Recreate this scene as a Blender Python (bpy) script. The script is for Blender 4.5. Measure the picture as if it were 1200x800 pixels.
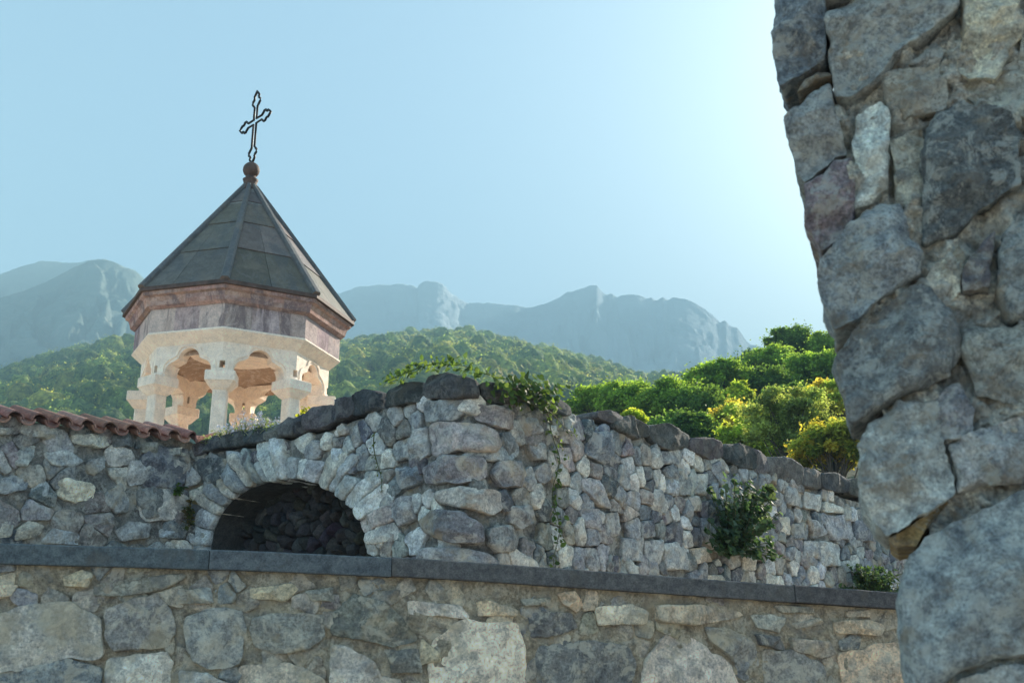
import bpy, math, random
import numpy as np
from mathutils import Vector, Matrix
random.seed(7); rng = np.random.default_rng(7)
R = math.radians
for o in list(bpy.data.objects): bpy.data.objects.remove(o)
scn = bpy.context.scene
COL = scn.collection
# ------------------------------------------------------------- camera
PITCH = R(17.0); F = 1270.0; EYE = 1.6
cd = bpy.data.cameras.new('camera'); cam = bpy.data.objects.new('camera', cd); COL.objects.link(cam)
cam.location = (0, 0, EYE); cam.rotation_euler = (R(90) + PITCH, 0, 0)
cd.sensor_width = 36; cd.lens = F / 1200 * 36; cd.clip_end = 20000; cd.clip_start = 0.05
cd.dof.use_dof = True; cd.dof.focus_distance = 10.5; cd.dof.aperture_fstop = 5.6
scn.camera = cam
# ------------------------------------------------------------- light
SUN_AZ = R(37); SUN_EL = R(25)          # azimuth measured to the right of the view direction
SKY_STR = 0.05; SUN_STR = 5.0; EXPO = 2.85
HAZE_D = 0.00085; HAZE_C = (0.48, 0.81, 1.0)
w = bpy.data.worlds.new('World'); scn.world = w; w.use_nodes = True
nt = w.node_tree; bg = nt.nodes['Background']
sky = nt.nodes.new('ShaderNodeTexSky'); sky.sky_type = 'NISHITA'; sky.sun_disc = False
sky.sun_elevation = SUN_EL; sky.sun_rotation = SUN_AZ
sky.air_density = 0.6; sky.dust_density = 2.6; sky.ozone_density = 1.7; sky.altitude = 600
tn = nt.nodes.new('ShaderNodeMix'); tn.data_type = 'RGBA'; tn.blend_type = 'MULTIPLY'; tn.inputs[0].default_value = 1; tn.inputs[7].default_value = (0.82, 1.0, 0.95, 1)
nt.links.new(sky.outputs[0], tn.inputs[6]); nt.links.new(tn.outputs[2], bg.inputs[0]); bg.inputs[1].default_value = SKY_STR
sd = bpy.data.lights.new('sun', 'SUN'); so = bpy.data.objects.new('sun', sd); COL.objects.link(so)
sd.energy = SUN_STR; sd.angle = R(0.5); sd.color = (1.0, 0.90, 0.76)
dirv = Vector((math.sin(SUN_AZ) * math.cos(SUN_EL), math.cos(SUN_AZ) * math.cos(SUN_EL), math.sin(SUN_EL)))
so.rotation_euler = dirv.to_track_quat('Z', 'Y').to_euler(); so.location = (40, 30, 60)
scn.view_settings.view_transform = 'Standard'; scn.view_settings.look = 'None'
scn.view_settings.exposure = EXPO; scn.view_settings.gamma = 1
# ------------------------------------------------------------- geometry of the view
cp, sp = math.cos(PITCH), math.sin(PITCH)
def ray(px, py):
    a = (px - 600) / F; t = (400 - py) / F
    return np.array([a, cp - t * sp, sp + t * cp])
def on_depth(px, py, d):            # a place seen in that direction d metres deep
    return np.array([0, 0, EYE]) + ray(px, py) * d
def on_level(px, py, z):
    r = ray(px, py); return np.array([0, 0, EYE]) + r * ((z - EYE) / r[2])
def on_hdist(px, py, h):
    r = ray(px, py); return np.array([0, 0, EYE]) + r * (h / math.hypot(r[0], r[1]))
def z_at(Y, py):
    t = (400 - py) / F
    return EYE + Y * (sp + t * cp) / (cp - t * sp)
# ------------------------------------------------------------- noise
_P = np.random.default_rng(3).permutation(256); _P = np.concatenate([_P, _P])
_G = np.random.default_rng(4).normal(size=(256, 3)); _G /= np.linalg.norm(_G, axis=1)[:, None]
def perlin(p):
    p = np.asarray(p, float); i = np.floor(p).astype(int); f = p - i; i &= 255
    u = f * f * f * (f * (f * 6 - 15) + 10); out = 0
    for dx in (0, 1):
        for dy in (0, 1):
            for dz in (0, 1):
                h = _P[_P[_P[(i[:, 0] + dx) & 255] + ((i[:, 1] + dy) & 255)] + ((i[:, 2] + dz) & 255)]
                g = _G[h]; d = f - np.array([dx, dy, dz])
                wx = u[:, 0] if dx else 1 - u[:, 0]; wy = u[:, 1] if dy else 1 - u[:, 1]; wz = u[:, 2] if dz else 1 - u[:, 2]
                out = out + wx * wy * wz * (g * d).sum(1)
    return out * 1.6
def fbm(p, o=4, g=0.5, l=2.03):
    a = 1; s = 0; p = np.asarray(p, float)
    for k in range(o):
        s = s + a * perlin(p + k * 17.3); p = p * l; a *= g
    return s
def ridged(p, o=4, g=0.5):
    a = 1; s = 0; p = np.asarray(p, float)
    for k in range(o):
        s = s + a * (1 - 2 * np.abs(perlin(p + k * 9.7))); p = p * 2.05; a *= g
    return s
# ------------------------------------------------------------- mesh buffer
class Buf:
    def __init__(s): s.v = []; s.q = []; s.t = []; s.c = []; s.n = 0
    def add(s, V, Q=None, T=None, c=(1, 1, 1)):
        V = np.asarray(V, float).reshape(-1, 3)
        if Q is not None and len(Q): s.q.append(np.asarray(Q, int).reshape(-1, 4) + s.n)
        if T is not None and len(T): s.t.append(np.asarray(T, int).reshape(-1, 3) + s.n)
        c = np.asarray(c, float)
        if c.ndim == 1: c = np.tile(c[:3], (len(V), 1))
        s.v.append(V); s.c.append(c); s.n += len(V)
    def poly(s, V, c=(1, 1, 1)):     # convex polygon fan
        n = len(V); s.add(V, T=[(0, i, i + 1) for i in range(1, n - 1)], c=c)
    def box(s, p0, p1, c=(1, 1, 1), M=None):
        x0, y0, z0 = p0; x1, y1, z1 = p1
        V = np.array([(x0, y0, z0), (x1, y0, z0), (x1, y1, z0), (x0, y1, z0), (x0, y0, z1), (x1, y0, z1), (x1, y1, z1), (x0, y1, z1)], float)
        if M is not None: V = V @ np.asarray(M)[:3, :3].T + np.asarray(M)[:3, 3]
        s.add(V, [(0, 3, 2, 1), (4, 5, 6, 7), (0, 1, 5, 4), (1, 2, 6, 5), (2, 3, 7, 6), (3, 0, 4, 7)], c=c)
    def tube(s, pts, rad, n=8, c=(1, 1, 1), closed=False, cap=True):
        P = np.asarray(pts, float); m = len(P); rad = np.broadcast_to(np.asarray(rad, float), (m,))
        if closed: tg = np.roll(P, -1, 0) - np.roll(P, 1, 0)
        else: tg = np.gradient(P, axis=0)
        tg /= np.linalg.norm(tg, axis=1)[:, None] + 1e-12
        ref = np.array([0.13, 0.21, 0.97]); 
        if abs(tg @ ref).mean() > 0.8: ref = np.array([0.95, 0.25, 0.1])
        a = np.cross(tg, ref); a /= np.linalg.norm(a, axis=1)[:, None] + 1e-12; b = np.cross(tg, a)
        th = np.arange(n) / n * 2 * math.pi
        V = (P[:, None, :] + rad[:, None, None] * (a[:, None, :] * np.cos(th)[None, :, None] + b[:, None, :] * np.sin(th)[None, :, None])).reshape(-1, 3)
        Q = []
        for i in range(m if closed else m - 1):
            j = (i + 1) % m
            for k in range(n): Q.append((i * n + k, i * n + (k + 1) % n, j * n + (k + 1) % n, j * n + k))
        T = []
        if cap and not closed:
            for k in range(1, n - 1): T += [(0, k + 1, k), ((m - 1) * n, (m - 1) * n + k, (m - 1) * n + k + 1)]
        s.add(V, Q, T, c)
    def grid(s, G, c=(1, 1, 1), mask=None):   # G (m,n,3)
        m, n = G.shape[:2]; idx = np.arange(m * n).reshape(m, n)
        Q = np.stack([idx[:-1, :-1], idx[1:, :-1], idx[1:, 1:], idx[:-1, 1:]], -1)
        if mask is not None:
            k = mask[:-1, :-1] & mask[1:, :-1] & mask[1:, 1:] & mask[:-1, 1:]; Q = Q[k]
        c = np.asarray(c, float)
        if c.ndim == 3: c = c.reshape(-1, 3)
        s.add(G.reshape(-1, 3), Q.reshape(-1, 4), c=c)
    def build(s, name, mat, parent=None, smooth=True, kind=None, origin=None, sharp=None):
        V = np.concatenate(s.v); C = np.concatenate(s.c)
        Q = np.concatenate(s.q) if s.q else np.zeros((0, 4), int); T = np.concatenate(s.t) if s.t else np.zeros((0, 3), int)
        org = np.zeros(3)
        if origin is not None: org = np.asarray(origin, float)
        if parent is not None: org = np.array(ORG.get(parent.name, (0, 0, 0)), float)
        me = bpy.data.meshes.new(name); me.vertices.add(len(V)); me.vertices.foreach_set('co', (V - org).ravel())
        nl = len(Q) * 4 + len(T) * 3; me.loops.add(nl); me.loops.foreach_set('vertex_index', np.concatenate([Q.ravel(), T.ravel()]).astype(np.int32))
        me.polygons.add(len(Q) + len(T))
        st = np.concatenate([np.arange(len(Q)) * 4, len(Q) * 4 + np.arange(len(T)) * 3]).astype(np.int32)
        me.polygons.foreach_set('loop_start', st)
        me.polygons.foreach_set('use_smooth', np.full(len(Q) + len(T), bool(smooth)))
        me.update(calc_edges=True); me.validate()
        ca = me.color_attributes.new('tint', 'FLOAT_COLOR', 'POINT')
        if len(ca.data) == len(V): ca.data.foreach_set('color', np.concatenate([C, np.ones((len(V), 1))], 1).ravel())
        me.materials.append(mat)
        if sharp is not None: me.set_sharp_from_angle(angle=R(sharp))
        o = bpy.data.objects.new(name, me); COL.objects.link(o)
        if parent is not None:
            o.parent = parent; ORG[o.name] = org
        else:
            o.location = org; ORG[o.name] = org
        if kind: o['kind'] = kind
        return o
ORG = {}
def thing(name, label, cat, loc, group=None):
    o = bpy.data.objects.new(name, None); COL.objects.link(o); o.location = tuple(loc); o.empty_display_size = 0.3
    ORG[o.name] = np.array(loc, float); o['label'] = label; o['category'] = cat
    if group: o['group'] = group
    return o
def tag(o, label, cat, group=None, kind=None):
    o['label'] = label; o['category'] = cat
    if group: o['group'] = group
    if kind: o['kind'] = kind
    return o
# ------------------------------------------------------------- materials
def newmat(name):
    m = bpy.data.materials.new(name); m.use_nodes = True; t = m.node_tree
    return m, t, t.nodes['Principled BSDF']
def N(t, typ, **k):
    n = t.nodes.new(typ)
    for a, b in k.items():
        if a in n.inputs: n.inputs[a].default_value = b
        else: setattr(n, a, b)
    return n
def ramp(t, fac, stops):
    r = t.nodes.new('ShaderNodeValToRGB'); e = r.color_ramp.elements
    e[0].position = stops[0][0]; e[0].color = (*stops[0][1], 1)
    e[1].position = stops[-1][0]; e[1].color = (*stops[-1][1], 1)
    for p, c in stops[1:-1]:
        x = e.new(p); x.color = (*c, 1)
    t.links.new(fac, r.inputs[0]); return r.outputs[0]
def mixc(t, fac, a, b, mode='MIX'):
    n = t.nodes.new('ShaderNodeMix'); n.data_type = 'RGBA'; n.blend_type = mode
    for s_, v in ((n.inputs[0], fac), (n.inputs[6], a), (n.inputs[7], b)):
        if isinstance(v, (float, int)): s_.default_value = v
        elif isinstance(v, tuple): s_.default_value = (*v, 1)
        else: t.links.new(v, s_)
    return n.outputs[2]
def noise(t, vec, scale, detail=6, rough=0.6, dist=0.0):
    n = N(t, 'ShaderNodeTexNoise', Scale=scale, Detail=detail, Roughness=rough, Distortion=dist)
    t.links.new(vec, n.inputs['Vector']); return n.outputs[0]
def stone_mat(name, s=1.0, lichen=0.5, dark=0.6, bump=0.5, bd=0.02, warm=(0.42, 0.33, 0.2), rough=0.92, streak=False, litcol=(0.55, 0.56, 0.53), pock=0.0, pitc=(0.14, 0.15, 0.16), gain=1.0, contrast=1.0, hue=(1, 1, 1)):
    m, t, b = newmat(name); tc = t.nodes.new('ShaderNodeTexCoord').outputs['Object']
    at = N(t, 'ShaderNodeAttribute', attribute_name='tint').outputs['Color']
    if streak:
        mp = N(t, 'ShaderNodeMapping'); mp.inputs['Scale'].default_value = (1, 1, 0.22); t.links.new(tc, mp.inputs[0]); tcs = mp.outputs[0]
    else: tcs = tc
    vm = N(t, 'ShaderNodeVectorMath', operation='MULTIPLY_ADD'); t.links.new(at, vm.inputs[0]); vm.inputs[1].default_value = (170, 230, 310) if not streak else (40, 60, 0); t.links.new(tc, vm.inputs[2]); tc = vm.outputs[0]
    if not streak: tcs = tc
    n1 = noise(t, tc, 7 * s, 10, 0.7, 0.3); n2 = noise(t, tcs, 2.6 * s, 9, 0.72, 0.6); n3 = noise(t, tc, 38 * s, 8, 0.75); n4 = noise(t, tc, 5.5 * s, 12, 0.76, 0.5)
    k = contrast
    c = mixc(t, 1.0, at, ramp(t, n1, [(0.34, (1 - .42 * k, 1 - .41 * k, 1 - .38 * k)), (0.5, (0.97, 0.97, 0.97)), (0.68, (1 + .42 * k, 1 + .40 * k, 1 + .34 * k))]), 'MULTIPLY')
    c = mixc(t, 1.0, c, ramp(t, n3, [(0.34, (1 - .42 * k,) * 3), (0.5, (1, 1, 1)), (0.66, (1 + .36 * k,) * 3)]), 'MULTIPLY')
    c = mixc(t, ramp(t, n2, [(0.50, (0, 0, 0)), (0.58, (dark,) * 3)]), c, pitc)
    c = mixc(t, ramp(t, n4, [(0.515, (0, 0, 0)), (0.565, (lichen,) * 3)]), c, litcol)
    n5 = noise(t, tc, 2.6 * s, 7, 0.65, 0.2)
    c = mixc(t, ramp(t, n5, [(0.54, (0, 0, 0)), (0.66, (0.4,) * 3)]), c, warm)
    if gain != 1: c = mixc(t, 1.0, c, (gain * hue[0], gain * hue[1], gain * hue[2]), 'MULTIPLY')
    t.links.new(c, b.inputs['Base Color']); b.inputs['Roughness'].default_value = rough
    b.inputs['Specular IOR Level'].default_value = 0.25
    bm_ = N(t, 'ShaderNodeBump', Strength=bump, Distance=bd)
    h = N(t, 'ShaderNodeMath', operation='ADD'); t.links.new(n3, h.inputs[0])
    n6 = noise(t, tc, 110 * s, 4, 0.75); t.links.new(n6, h.inputs[1]); hh = h.outputs[0]
    h2 = N(t, 'ShaderNodeMath', operation='MULTIPLY_ADD'); t.links.new(n4, h2.inputs[0]); h2.inputs[1].default_value = 1.6; t.links.new(hh, h2.inputs[2])
    t.links.new(h2.outputs[0], bm_.inputs['Height']); t.links.new(bm_.outputs[0], b.inputs['Normal'])
    return m
def leaf_mat(name, trans=0.45, rough=0.55, nscale=0.0, spec=0.35):
    m, t, b = newmat(name); at = N(t, 'ShaderNodeAttribute', attribute_name='tint').outputs['Color']
    b.inputs['Roughness'].default_value = rough; b.inputs['Specular IOR Level'].default_value = spec
    if nscale:
        tc = t.nodes.new('ShaderNodeTexCoord').outputs['Object']; nz = noise(t, tc, nscale, 6, 0.75, 0.2)
        at = mixc(t, 1.0, at, ramp(t, nz, [(0.36, (.35, .40, .45)), (0.5, (1, 1, 1)), (0.64, (1.7, 1.6, 1.2))]), 'MULTIPLY')
        bp = N(t, 'ShaderNodeBump', Strength=1.0, Distance=1.6); t.links.new(nz, bp.inputs['Height']); t.links.new(bp.outputs[0], b.inputs['Normal'])
    t.links.new(at, b.inputs['Base Color'])
    tr = t.nodes.new('ShaderNodeBsdfTranslucent')
    tc2 = mixc(t, 1.0, at, (2.3, 2.1, 0.9), 'MULTIPLY'); t.links.new(tc2, tr.inputs[0])
    mx = t.nodes.new('ShaderNodeMixShader'); mx.inputs[0].default_value = trans
    t.links.new(b.outputs[0], mx.inputs[1]); t.links.new(tr.outputs[0], mx.inputs[2])
    t.links.new(mx.outputs[0], t.nodes['Material Output'].inputs[0]); return m
def plain_mat(name, col, rough=0.8, metal=0.0, var=0.25, scale=8, bump=0.2, bd=0.01):
    m, t, b = newmat(name); tc = t.nodes.new('ShaderNodeTexCoord').outputs['Object']
    n = noise(t, tc, scale, 7, 0.65, 0.3)
    c = mixc(t, 1.0, col, ramp(t, n, [(0.3, (1 - var * 1.4,) * 3), (0.7, (1 + var,) * 3)]), 'MULTIPLY')
    t.links.new(c, b.inputs['Base Color']); b.inputs['Roughness'].default_value = rough; b.inputs['Metallic'].default_value = metal
    bm_ = N(t, 'ShaderNodeBump', Strength=bump, Distance=bd); t.links.new(noise(t, tc, scale * 4, 6, 0.7), bm_.inputs['Height']); t.links.new(bm_.outputs[0], b.inputs['Normal'])
    return m
M_WALL = stone_mat('rubble_stone', 1.0, 0.35, 0.35, 0.6, 0.045, gain=1.5, contrast=1.25, hue=(1.03, 1.0, .96))
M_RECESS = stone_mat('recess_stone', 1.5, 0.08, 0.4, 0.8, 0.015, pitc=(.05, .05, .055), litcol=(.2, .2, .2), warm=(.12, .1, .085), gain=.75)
M_FRONT = stone_mat('front_rubble_stone', 1.7, 0.45, 0.5, 0.6, 0.03, warm=(0.42, 0.34, 0.22), litcol=(0.5, 0.47, 0.4), gain=1.6, contrast=1.25, hue=(1.06, 1.0, .93))
M_NEAR = stone_mat('near_rough_stone', 3.0, 0.5, 0.55, 0.6, 0.02, warm=(0.27, 0.21, 0.13), litcol=(0.44, 0.47, 0.46), gain=1.2, contrast=1.4, hue=(1.05, 1.0, .94))
M_SLAB = stone_mat('basalt_coping', 3.0, 0.10, 0.3, 0.4, 0.006, warm=(0.14, 0.12, 0.1), litcol=(0.3, 0.3, 0.3), pitc=(0.05, 0.055, 0.06), hue=(1.08, 1.0, .93))
M_DARK = stone_mat('dark_coping_stone', 1.2, 0.4, 0.5, 0.9, 0.02, pitc=(0.07, 0.08, 0.09), litcol=(0.3, 0.31, 0.31), warm=(0.2, 0.18, 0.14), gain=.95, contrast=1.2, hue=(1.06, 1, .94))
M_CREAM = stone_mat('cream_limestone', 1.0, 0.25, 0.10, 0.4, 0.012, warm=(0.66, 0.50, 0.38), litcol=(0.70, 0.62, 0.56), pitc=(0.45, 0.39, 0.36), gain=1.4, contrast=0.4)
M_BELT = stone_mat('weathered_drum_stone', 0.9, 0.25, 0.8, 0.4, 0.012, warm=(0.36, 0.28, 0.24), streak=True, litcol=(0.5, 0.45, 0.43), pitc=(0.12, 0.10, 0.11), hue=(1.08, .97, .93), gain=1.45, contrast=0.6)
M_ROOF = stone_mat('roof_slate', 0.8, 0.15, 0.5, 0.35, 0.012, warm=(0.2, 0.17, 0.14), litcol=(0.24, 0.25, 0.26), pitc=(0.07, 0.08, 0.095), rough=0.6, streak=True, hue=(1.06, 1, .93), gain=1.1, contrast=0.5)
M_TILE = stone_mat('clay_tile', 2.0, 0.15, 0.35, 0.4, 0.008, warm=(0.36, 0.17, 0.1), litcol=(0.4, 0.27, 0.22), pitc=(0.12, 0.06, 0.05))
M_IRON = plain_mat('black_iron', (0.02, 0.022, 0.025), 0.5, 0.6)
M_RUST = plain_mat('rusty_copper', (0.10, 0.062, 0.05), 0.75, 0.0, 0.4, 6)
M_LEAF = leaf_mat('leaf', 0.55, 0.6, spec=0.2); M_FAR = leaf_mat('far_leaf', 0.3, 0.8, nscale=0.55, spec=0.05)
M_PETAL = plain_mat('petal', (.78, .72, .76), .8, 0, .1, 20)
M_BARK = plain_mat('bark', (0.11, 0.09, 0.07), 0.9, 0, 0.4, 6)
M_STEM = plain_mat('stem', (0.10, 0.11, 0.05), 0.8, 0, 0.3, 20)
# ------------------------------------------------------------- masonry tools
def pal(lst, j=0.06):
    c = np.array(lst[rng.integers(len(lst))], float) * (1 + rng.normal() * j); c = .25 * (c / .25) ** 1.25; return np.clip(c + rng.normal(size=3) * 0.006, 0.02, 0.6)
GREYS = [(.13, .14, .155), (.17, .175, .18), (.20, .19, .195), (.48, .475, .45), (.15, .165, .185), (.40, .42, .44), (.25, .265, .285), (.30, .315, .33), (.22, .235, .255), (.27, .28, .295), (.38, .395, .40), (.33, .335, .33), (.29, .275, .255), (.25, .235, .24), (.19, .205, .225), (.44, .44, .42)]
WARMS = [(.30, .275, .235), (.24, .25, .255), (.37, .33, .27), (.26, .245, .225), (.20, .20, .20), (.34, .32, .285), (.21, .225, .235)]
DARKS = [(.115, .125, .14), (.14, .145, .155), (.17, .175, .18), (.10, .11, .125), (.2, .205, .205)]
def cells(seeds, rad=9):
    S = np.asarray(seeds, float); out = []
    for i in range(len(S)):
        d = np.hypot(*(S - S[i]).T); nb = np.argsort(d)[1:18]; r = d[nb[0]] * 3.2
        P = [S[i] + r * np.array((math.cos(a), math.sin(a))) for a in np.arange(8) / 8 * 2 * math.pi]
        for k in nb:
            mid = (S[i] + S[k]) / 2; nn = S[k] - S[i]; Q = []
            for a in range(len(P)):
                p, q = P[a], P[(a + 1) % len(P)]; dp = (p - mid) @ nn; dq = (q - mid) @ nn
                if dp <= 0: Q.append(p)
                if (dp < 0 < dq) or (dq < 0 < dp): Q.append(p + (q - p) * dp / (dp - dq))
            P = Q
            if len(P) < 3: break
        out.append(np.array(P) if len(P) >= 3 else None)
    return out
def polar(poly, nA, blur, ext=0.0):
    P = np.asarray(poly, float)
    a = P; b = np.roll(P, -1, 0); cr = a[:, 0] * b[:, 1] - b[:, 0] * a[:, 1]; A = cr.sum() / 2
    c = ((a + b) * cr[:, None]).sum(0) / (6 * A) if abs(A) > 1e-9 else P.mean(0)
    th = np.arange(nA) / nA * 2 * math.pi; D = np.stack([np.cos(th), np.sin(th)], 1); r = np.full(nA, 0.0)
    for i in range(len(P)):
        p = P[i] - c; e = P[(i + 1) % len(P)] - P[i]
        den = D[:, 0] * e[1] - D[:, 1] * e[0]; den = np.where(abs(den) < 1e-12, 1e-12, den)
        t = (p[0] * e[1] - p[1] * e[0]) / den; s = (p[0] * D[:, 1] - p[1] * D[:, 0]) / den
        ok = (s >= -1e-6) & (s <= 1 + 1e-6) & (t > 0); r = np.where(ok, np.maximum(r, t), r)
    r = np.where(r <= 0, r[r > 0].mean() if (r > 0).any() else 0.05, r)
    k = max(1, int(blur * nA)); ker = np.hanning(2 * k + 3)[1:-1]; ker /= ker.sum()
    rr = np.concatenate([r[-k:], r, r[:k]]); r = np.convolve(rr, ker, 'valid')[:nA]
    return c, D, r
def rock(buf, W, poly, h=0.05, deep=0.12, col=(.3, .3, .3), nA=36, nR=9, inset=0.006, p=5.0, blur=0.02, rough=0.05, facets=3, edge=0.05, tilt=0.06, off=0.0, taper=0.1, oct=4):
    """one stone: polygon in wall coordinates -> rounded faceted body with real thickness"""
    c, D, r = polar(poly, nA, blur); size = r.mean(); seed = rng.uniform(0, 200, 3)
    nz = fbm(np.concatenate([D * 1.9, np.zeros((nA, 1))], 1) + seed, 4, 0.6)
    r = np.maximum(r - inset, size * 0.3) * (1 + edge * nz)
    s = np.linspace(0, 1, nR + 1)[1:]; t = 1 - (1 - s) ** 1.7
    zf = h * np.clip(1 - t ** p, 0, 1) ** (1 / p)
    nb = 4 if deep < 0.3 else 7
    tb = 1 - taper * np.linspace(0, 1, nb + 1)[1:] ; zb = -deep * np.linspace(0, 1, nb + 1)[1:]
    T = np.concatenate([t, tb]); Z = np.concatenate([zf, zb]); m = len(T)
    XY = c[None, None] + (T[:, None] * r[None])[..., None] * D[None]
    Zg = np.repeat(Z[:, None], nA, 1); L = XY - c
    fr = (np.arange(m) < nR)[:, None]
    pl = np.full(Zg.shape, 1e9)
    for k in range(facets):
        a = rng.uniform(0, 2 * math.pi); g = rng.uniform(0.15, 0.6) * h / size * 2.2
        pl = np.minimum(pl, h * rng.uniform(0.82, 1.05) + g * (size * 0.25 - (L[..., 0] * math.cos(a) + L[..., 1] * math.sin(a))))
    Zg = np.where(fr, np.minimum(Zg, np.maximum(pl, Zg * 0.35)), Zg)
    a = rng.uniform(0, 2 * math.pi); Zg = Zg + np.where(fr, tilt * (L[..., 0] * math.cos(a) + L[..., 1] * math.sin(a)) * (1 - T[:, None] ** 8), 0)
    P3 = np.concatenate([XY, Zg[..., None]], -1).reshape(-1, 3)
    nn = fbm(P3 / size * 0.9 + seed, oct, 0.55)
    n2 = ridged(P3 / size * 1.7 + seed * 1.3, 3, 0.5) * 0.35
    am = rough * size * 1.6 * (nn + n2)
    Nn = np.concatenate([np.repeat(D[None], m, 0) * (T[:, None, None] ** 6), np.ones((m, nA, 1)) * fr[..., None] * 1.0], -1).reshape(-1, 3)
    Nn /= np.linalg.norm(Nn, axis=1)[:, None] + 1e-6
    P3 = P3 + Nn * am[:, None]; P3[:, 2] += off
    cz = P3.reshape(m, nA, 3)[0].mean(0)
    V = W(np.concatenate([P3, cz[None]]))
    idx = np.arange(m * nA).reshape(m, nA); j = np.roll(idx, -1, 1)
    Q = np.stack([idx[:-1], idx[1:], j[1:], j[:-1]], -1).reshape(-1, 4)
    Tt = np.stack([np.full(nA, m * nA), idx[0], j[0]], -1)
    buf.add(V, Q, Tt, col)
class Wall:
    """vertical wall surface along a plan polyline; (u, v, w) = along, height, out of the face"""
    def __init__(s, pts, rad=0.0, step=0.02):
        P = [np.array(p, float) for p in pts]; D = [P[0]]
        for i in range(1, len(P) - 1):
            a, b, c = P[i - 1], P[i], P[i + 1]; rr = rad[i - 1] if isinstance(rad, (list, tuple)) else rad
            d0 = (a - b) / np.linalg.norm(a - b); d1 = (c - b) / np.linalg.norm(c - b)
            for t in np.linspace(0, 1, 14): D.append((1 - t) ** 2 * (b + d0 * rr) + 2 * t * (1 - t) * b + t * t * (b + d1 * rr))
        D.append(P[-1]); D = np.array(D); s.D = D
        L = np.concatenate([[0], np.cumsum(np.hypot(*np.diff(D, axis=0).T))]); n = int(L[-1] / step) + 2
        s.L = L[-1]; s.u = np.linspace(0, s.L, n); s.x = np.interp(s.u, L, D[:, 0]); s.y = np.interp(s.u, L, D[:, 1])
        tx = np.gradient(s.x, s.u); ty = np.gradient(s.y, s.u); ln = np.hypot(tx, ty); s.nx = ty / ln; s.ny = -tx / ln; s.tx = tx / ln; s.ty = ty / ln
    def __call__(s, P):
        u = P[:, 0]; uc = np.clip(u, 0, s.L); ex = u - uc
        x = np.interp(uc, s.u, s.x); y = np.interp(uc, s.u, s.y); nx = np.interp(uc, s.u, s.nx); ny = np.interp(uc, s.u, s.ny)
        tx = np.interp(uc, s.u, s.tx); ty = np.interp(uc, s.u, s.ty)
        return np.stack([x + nx * P[:, 2] + ex * tx, y + ny * P[:, 2] + ex * ty, P[:, 1]], 1)
    def uv(s, px, py):
        r = ray(px, py); f = s.x * r[1] - s.y * r[0]
        k = np.where(np.sign(f[:-1]) != np.sign(f[1:]))[0]
        if len(k) == 0:
            if abs(f[0]) < abs(f[-1]):
                a, b = np.array((s.x[0], s.y[0])), np.array((s.tx[0], s.ty[0])); u0 = 0
            else:
                a, b = np.array((s.x[-1], s.y[-1])), np.array((s.tx[-1], s.ty[-1])); u0 = s.L
            q = -(a[0] * r[1] - a[1] * r[0]) / (b[0] * r[1] - b[1] * r[0]); p = a + b * q
            return np.array([u0 + q, EYE + r[2] * p[1] / r[1]])
        k = k[0]; w_ = f[k] / (f[k] - f[k + 1]); u = s.u[k] + w_ * (s.u[k + 1] - s.u[k]); y = s.y[k] + w_ * (s.y[k + 1] - s.y[k])
        return np.array([u, EYE + r[2] * y / r[1]])
    def poly(s, pts, sc=1.0, o=(0, 0)): return np.array([s.uv(o[0] + x / sc, o[1] + y / sc) for x, y in pts])
def mortar(buf, W, u0, u1, vb, vt, step, amp, col, mask=None, fs=3.0, off=0.0, vtop=None, thick=0.5, cap=True):
    us = np.arange(u0, u1 + step, step); vs = np.arange(vb, vt + step, step)
    U, V = np.meshgrid(us, vs, indexing='ij')
    if vtop is not None: V = np.minimum(V, vtop(us)[:, None] )
    P = np.stack([U, V, np.zeros_like(U)], -1).reshape(-1, 3)
    z = (off(P) if callable(off) else off) + amp * (fbm(P * fs, 5, 0.6) + 0.5 * ridged(P * fs * 2.3 + 7, 3)); P[:, 2] = z
    mk = None
    if mask is not None: mk = mask(U, V)
    G = W(P).reshape(len(us), len(vs), 3)
    C = np.tile(np.asarray(col, float)[None], (len(P), 1))
    buf.grid(G[:, ::-1], C.reshape(len(us), len(vs), 3)[:, ::-1], None if mk is None else mk[:, ::-1])
    if cap:
        tp = V[:, -1]; A = W(np.stack([us, tp, z.reshape(U.shape)[:, -1]], 1)); B = W(np.stack([us, tp, np.full_like(us, -thick)], 1)); Cc = W(np.stack([us, np.full_like(us, vb), np.full_like(us, -thick)], 1))
        G2 = np.stack([A, B, Cc], 1); buf.grid(G2[:, ::-1], col)
def inpoly(poly, x, y):
    P = np.asarray(poly); r = np.zeros(np.shape(x), bool)
    for i in range(len(P)):
        x0, y0 = P[i]; x1, y1 = P[(i + 1) % len(P)]
        if y0 == y1: continue
        r ^= ((y0 > y) != (y1 > y)) & (x < (x1 - x0) * (y - y0) / (y1 - y0) + x0)
    return r
def seeds(u0, u1, v0, v1, wr, hr, jit=0.35):
    out = []; v = v0
    while v < v1:
        h = rng.uniform(*hr); u = u0 + rng.uniform(0, wr[1]) - wr[1]
        while u < u1:
            w_ = rng.uniform(*wr); out.append((u + w_ / 2, v + h / 2 + rng.normal() * h * jit)); u += w_
        v += h
    return out
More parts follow.
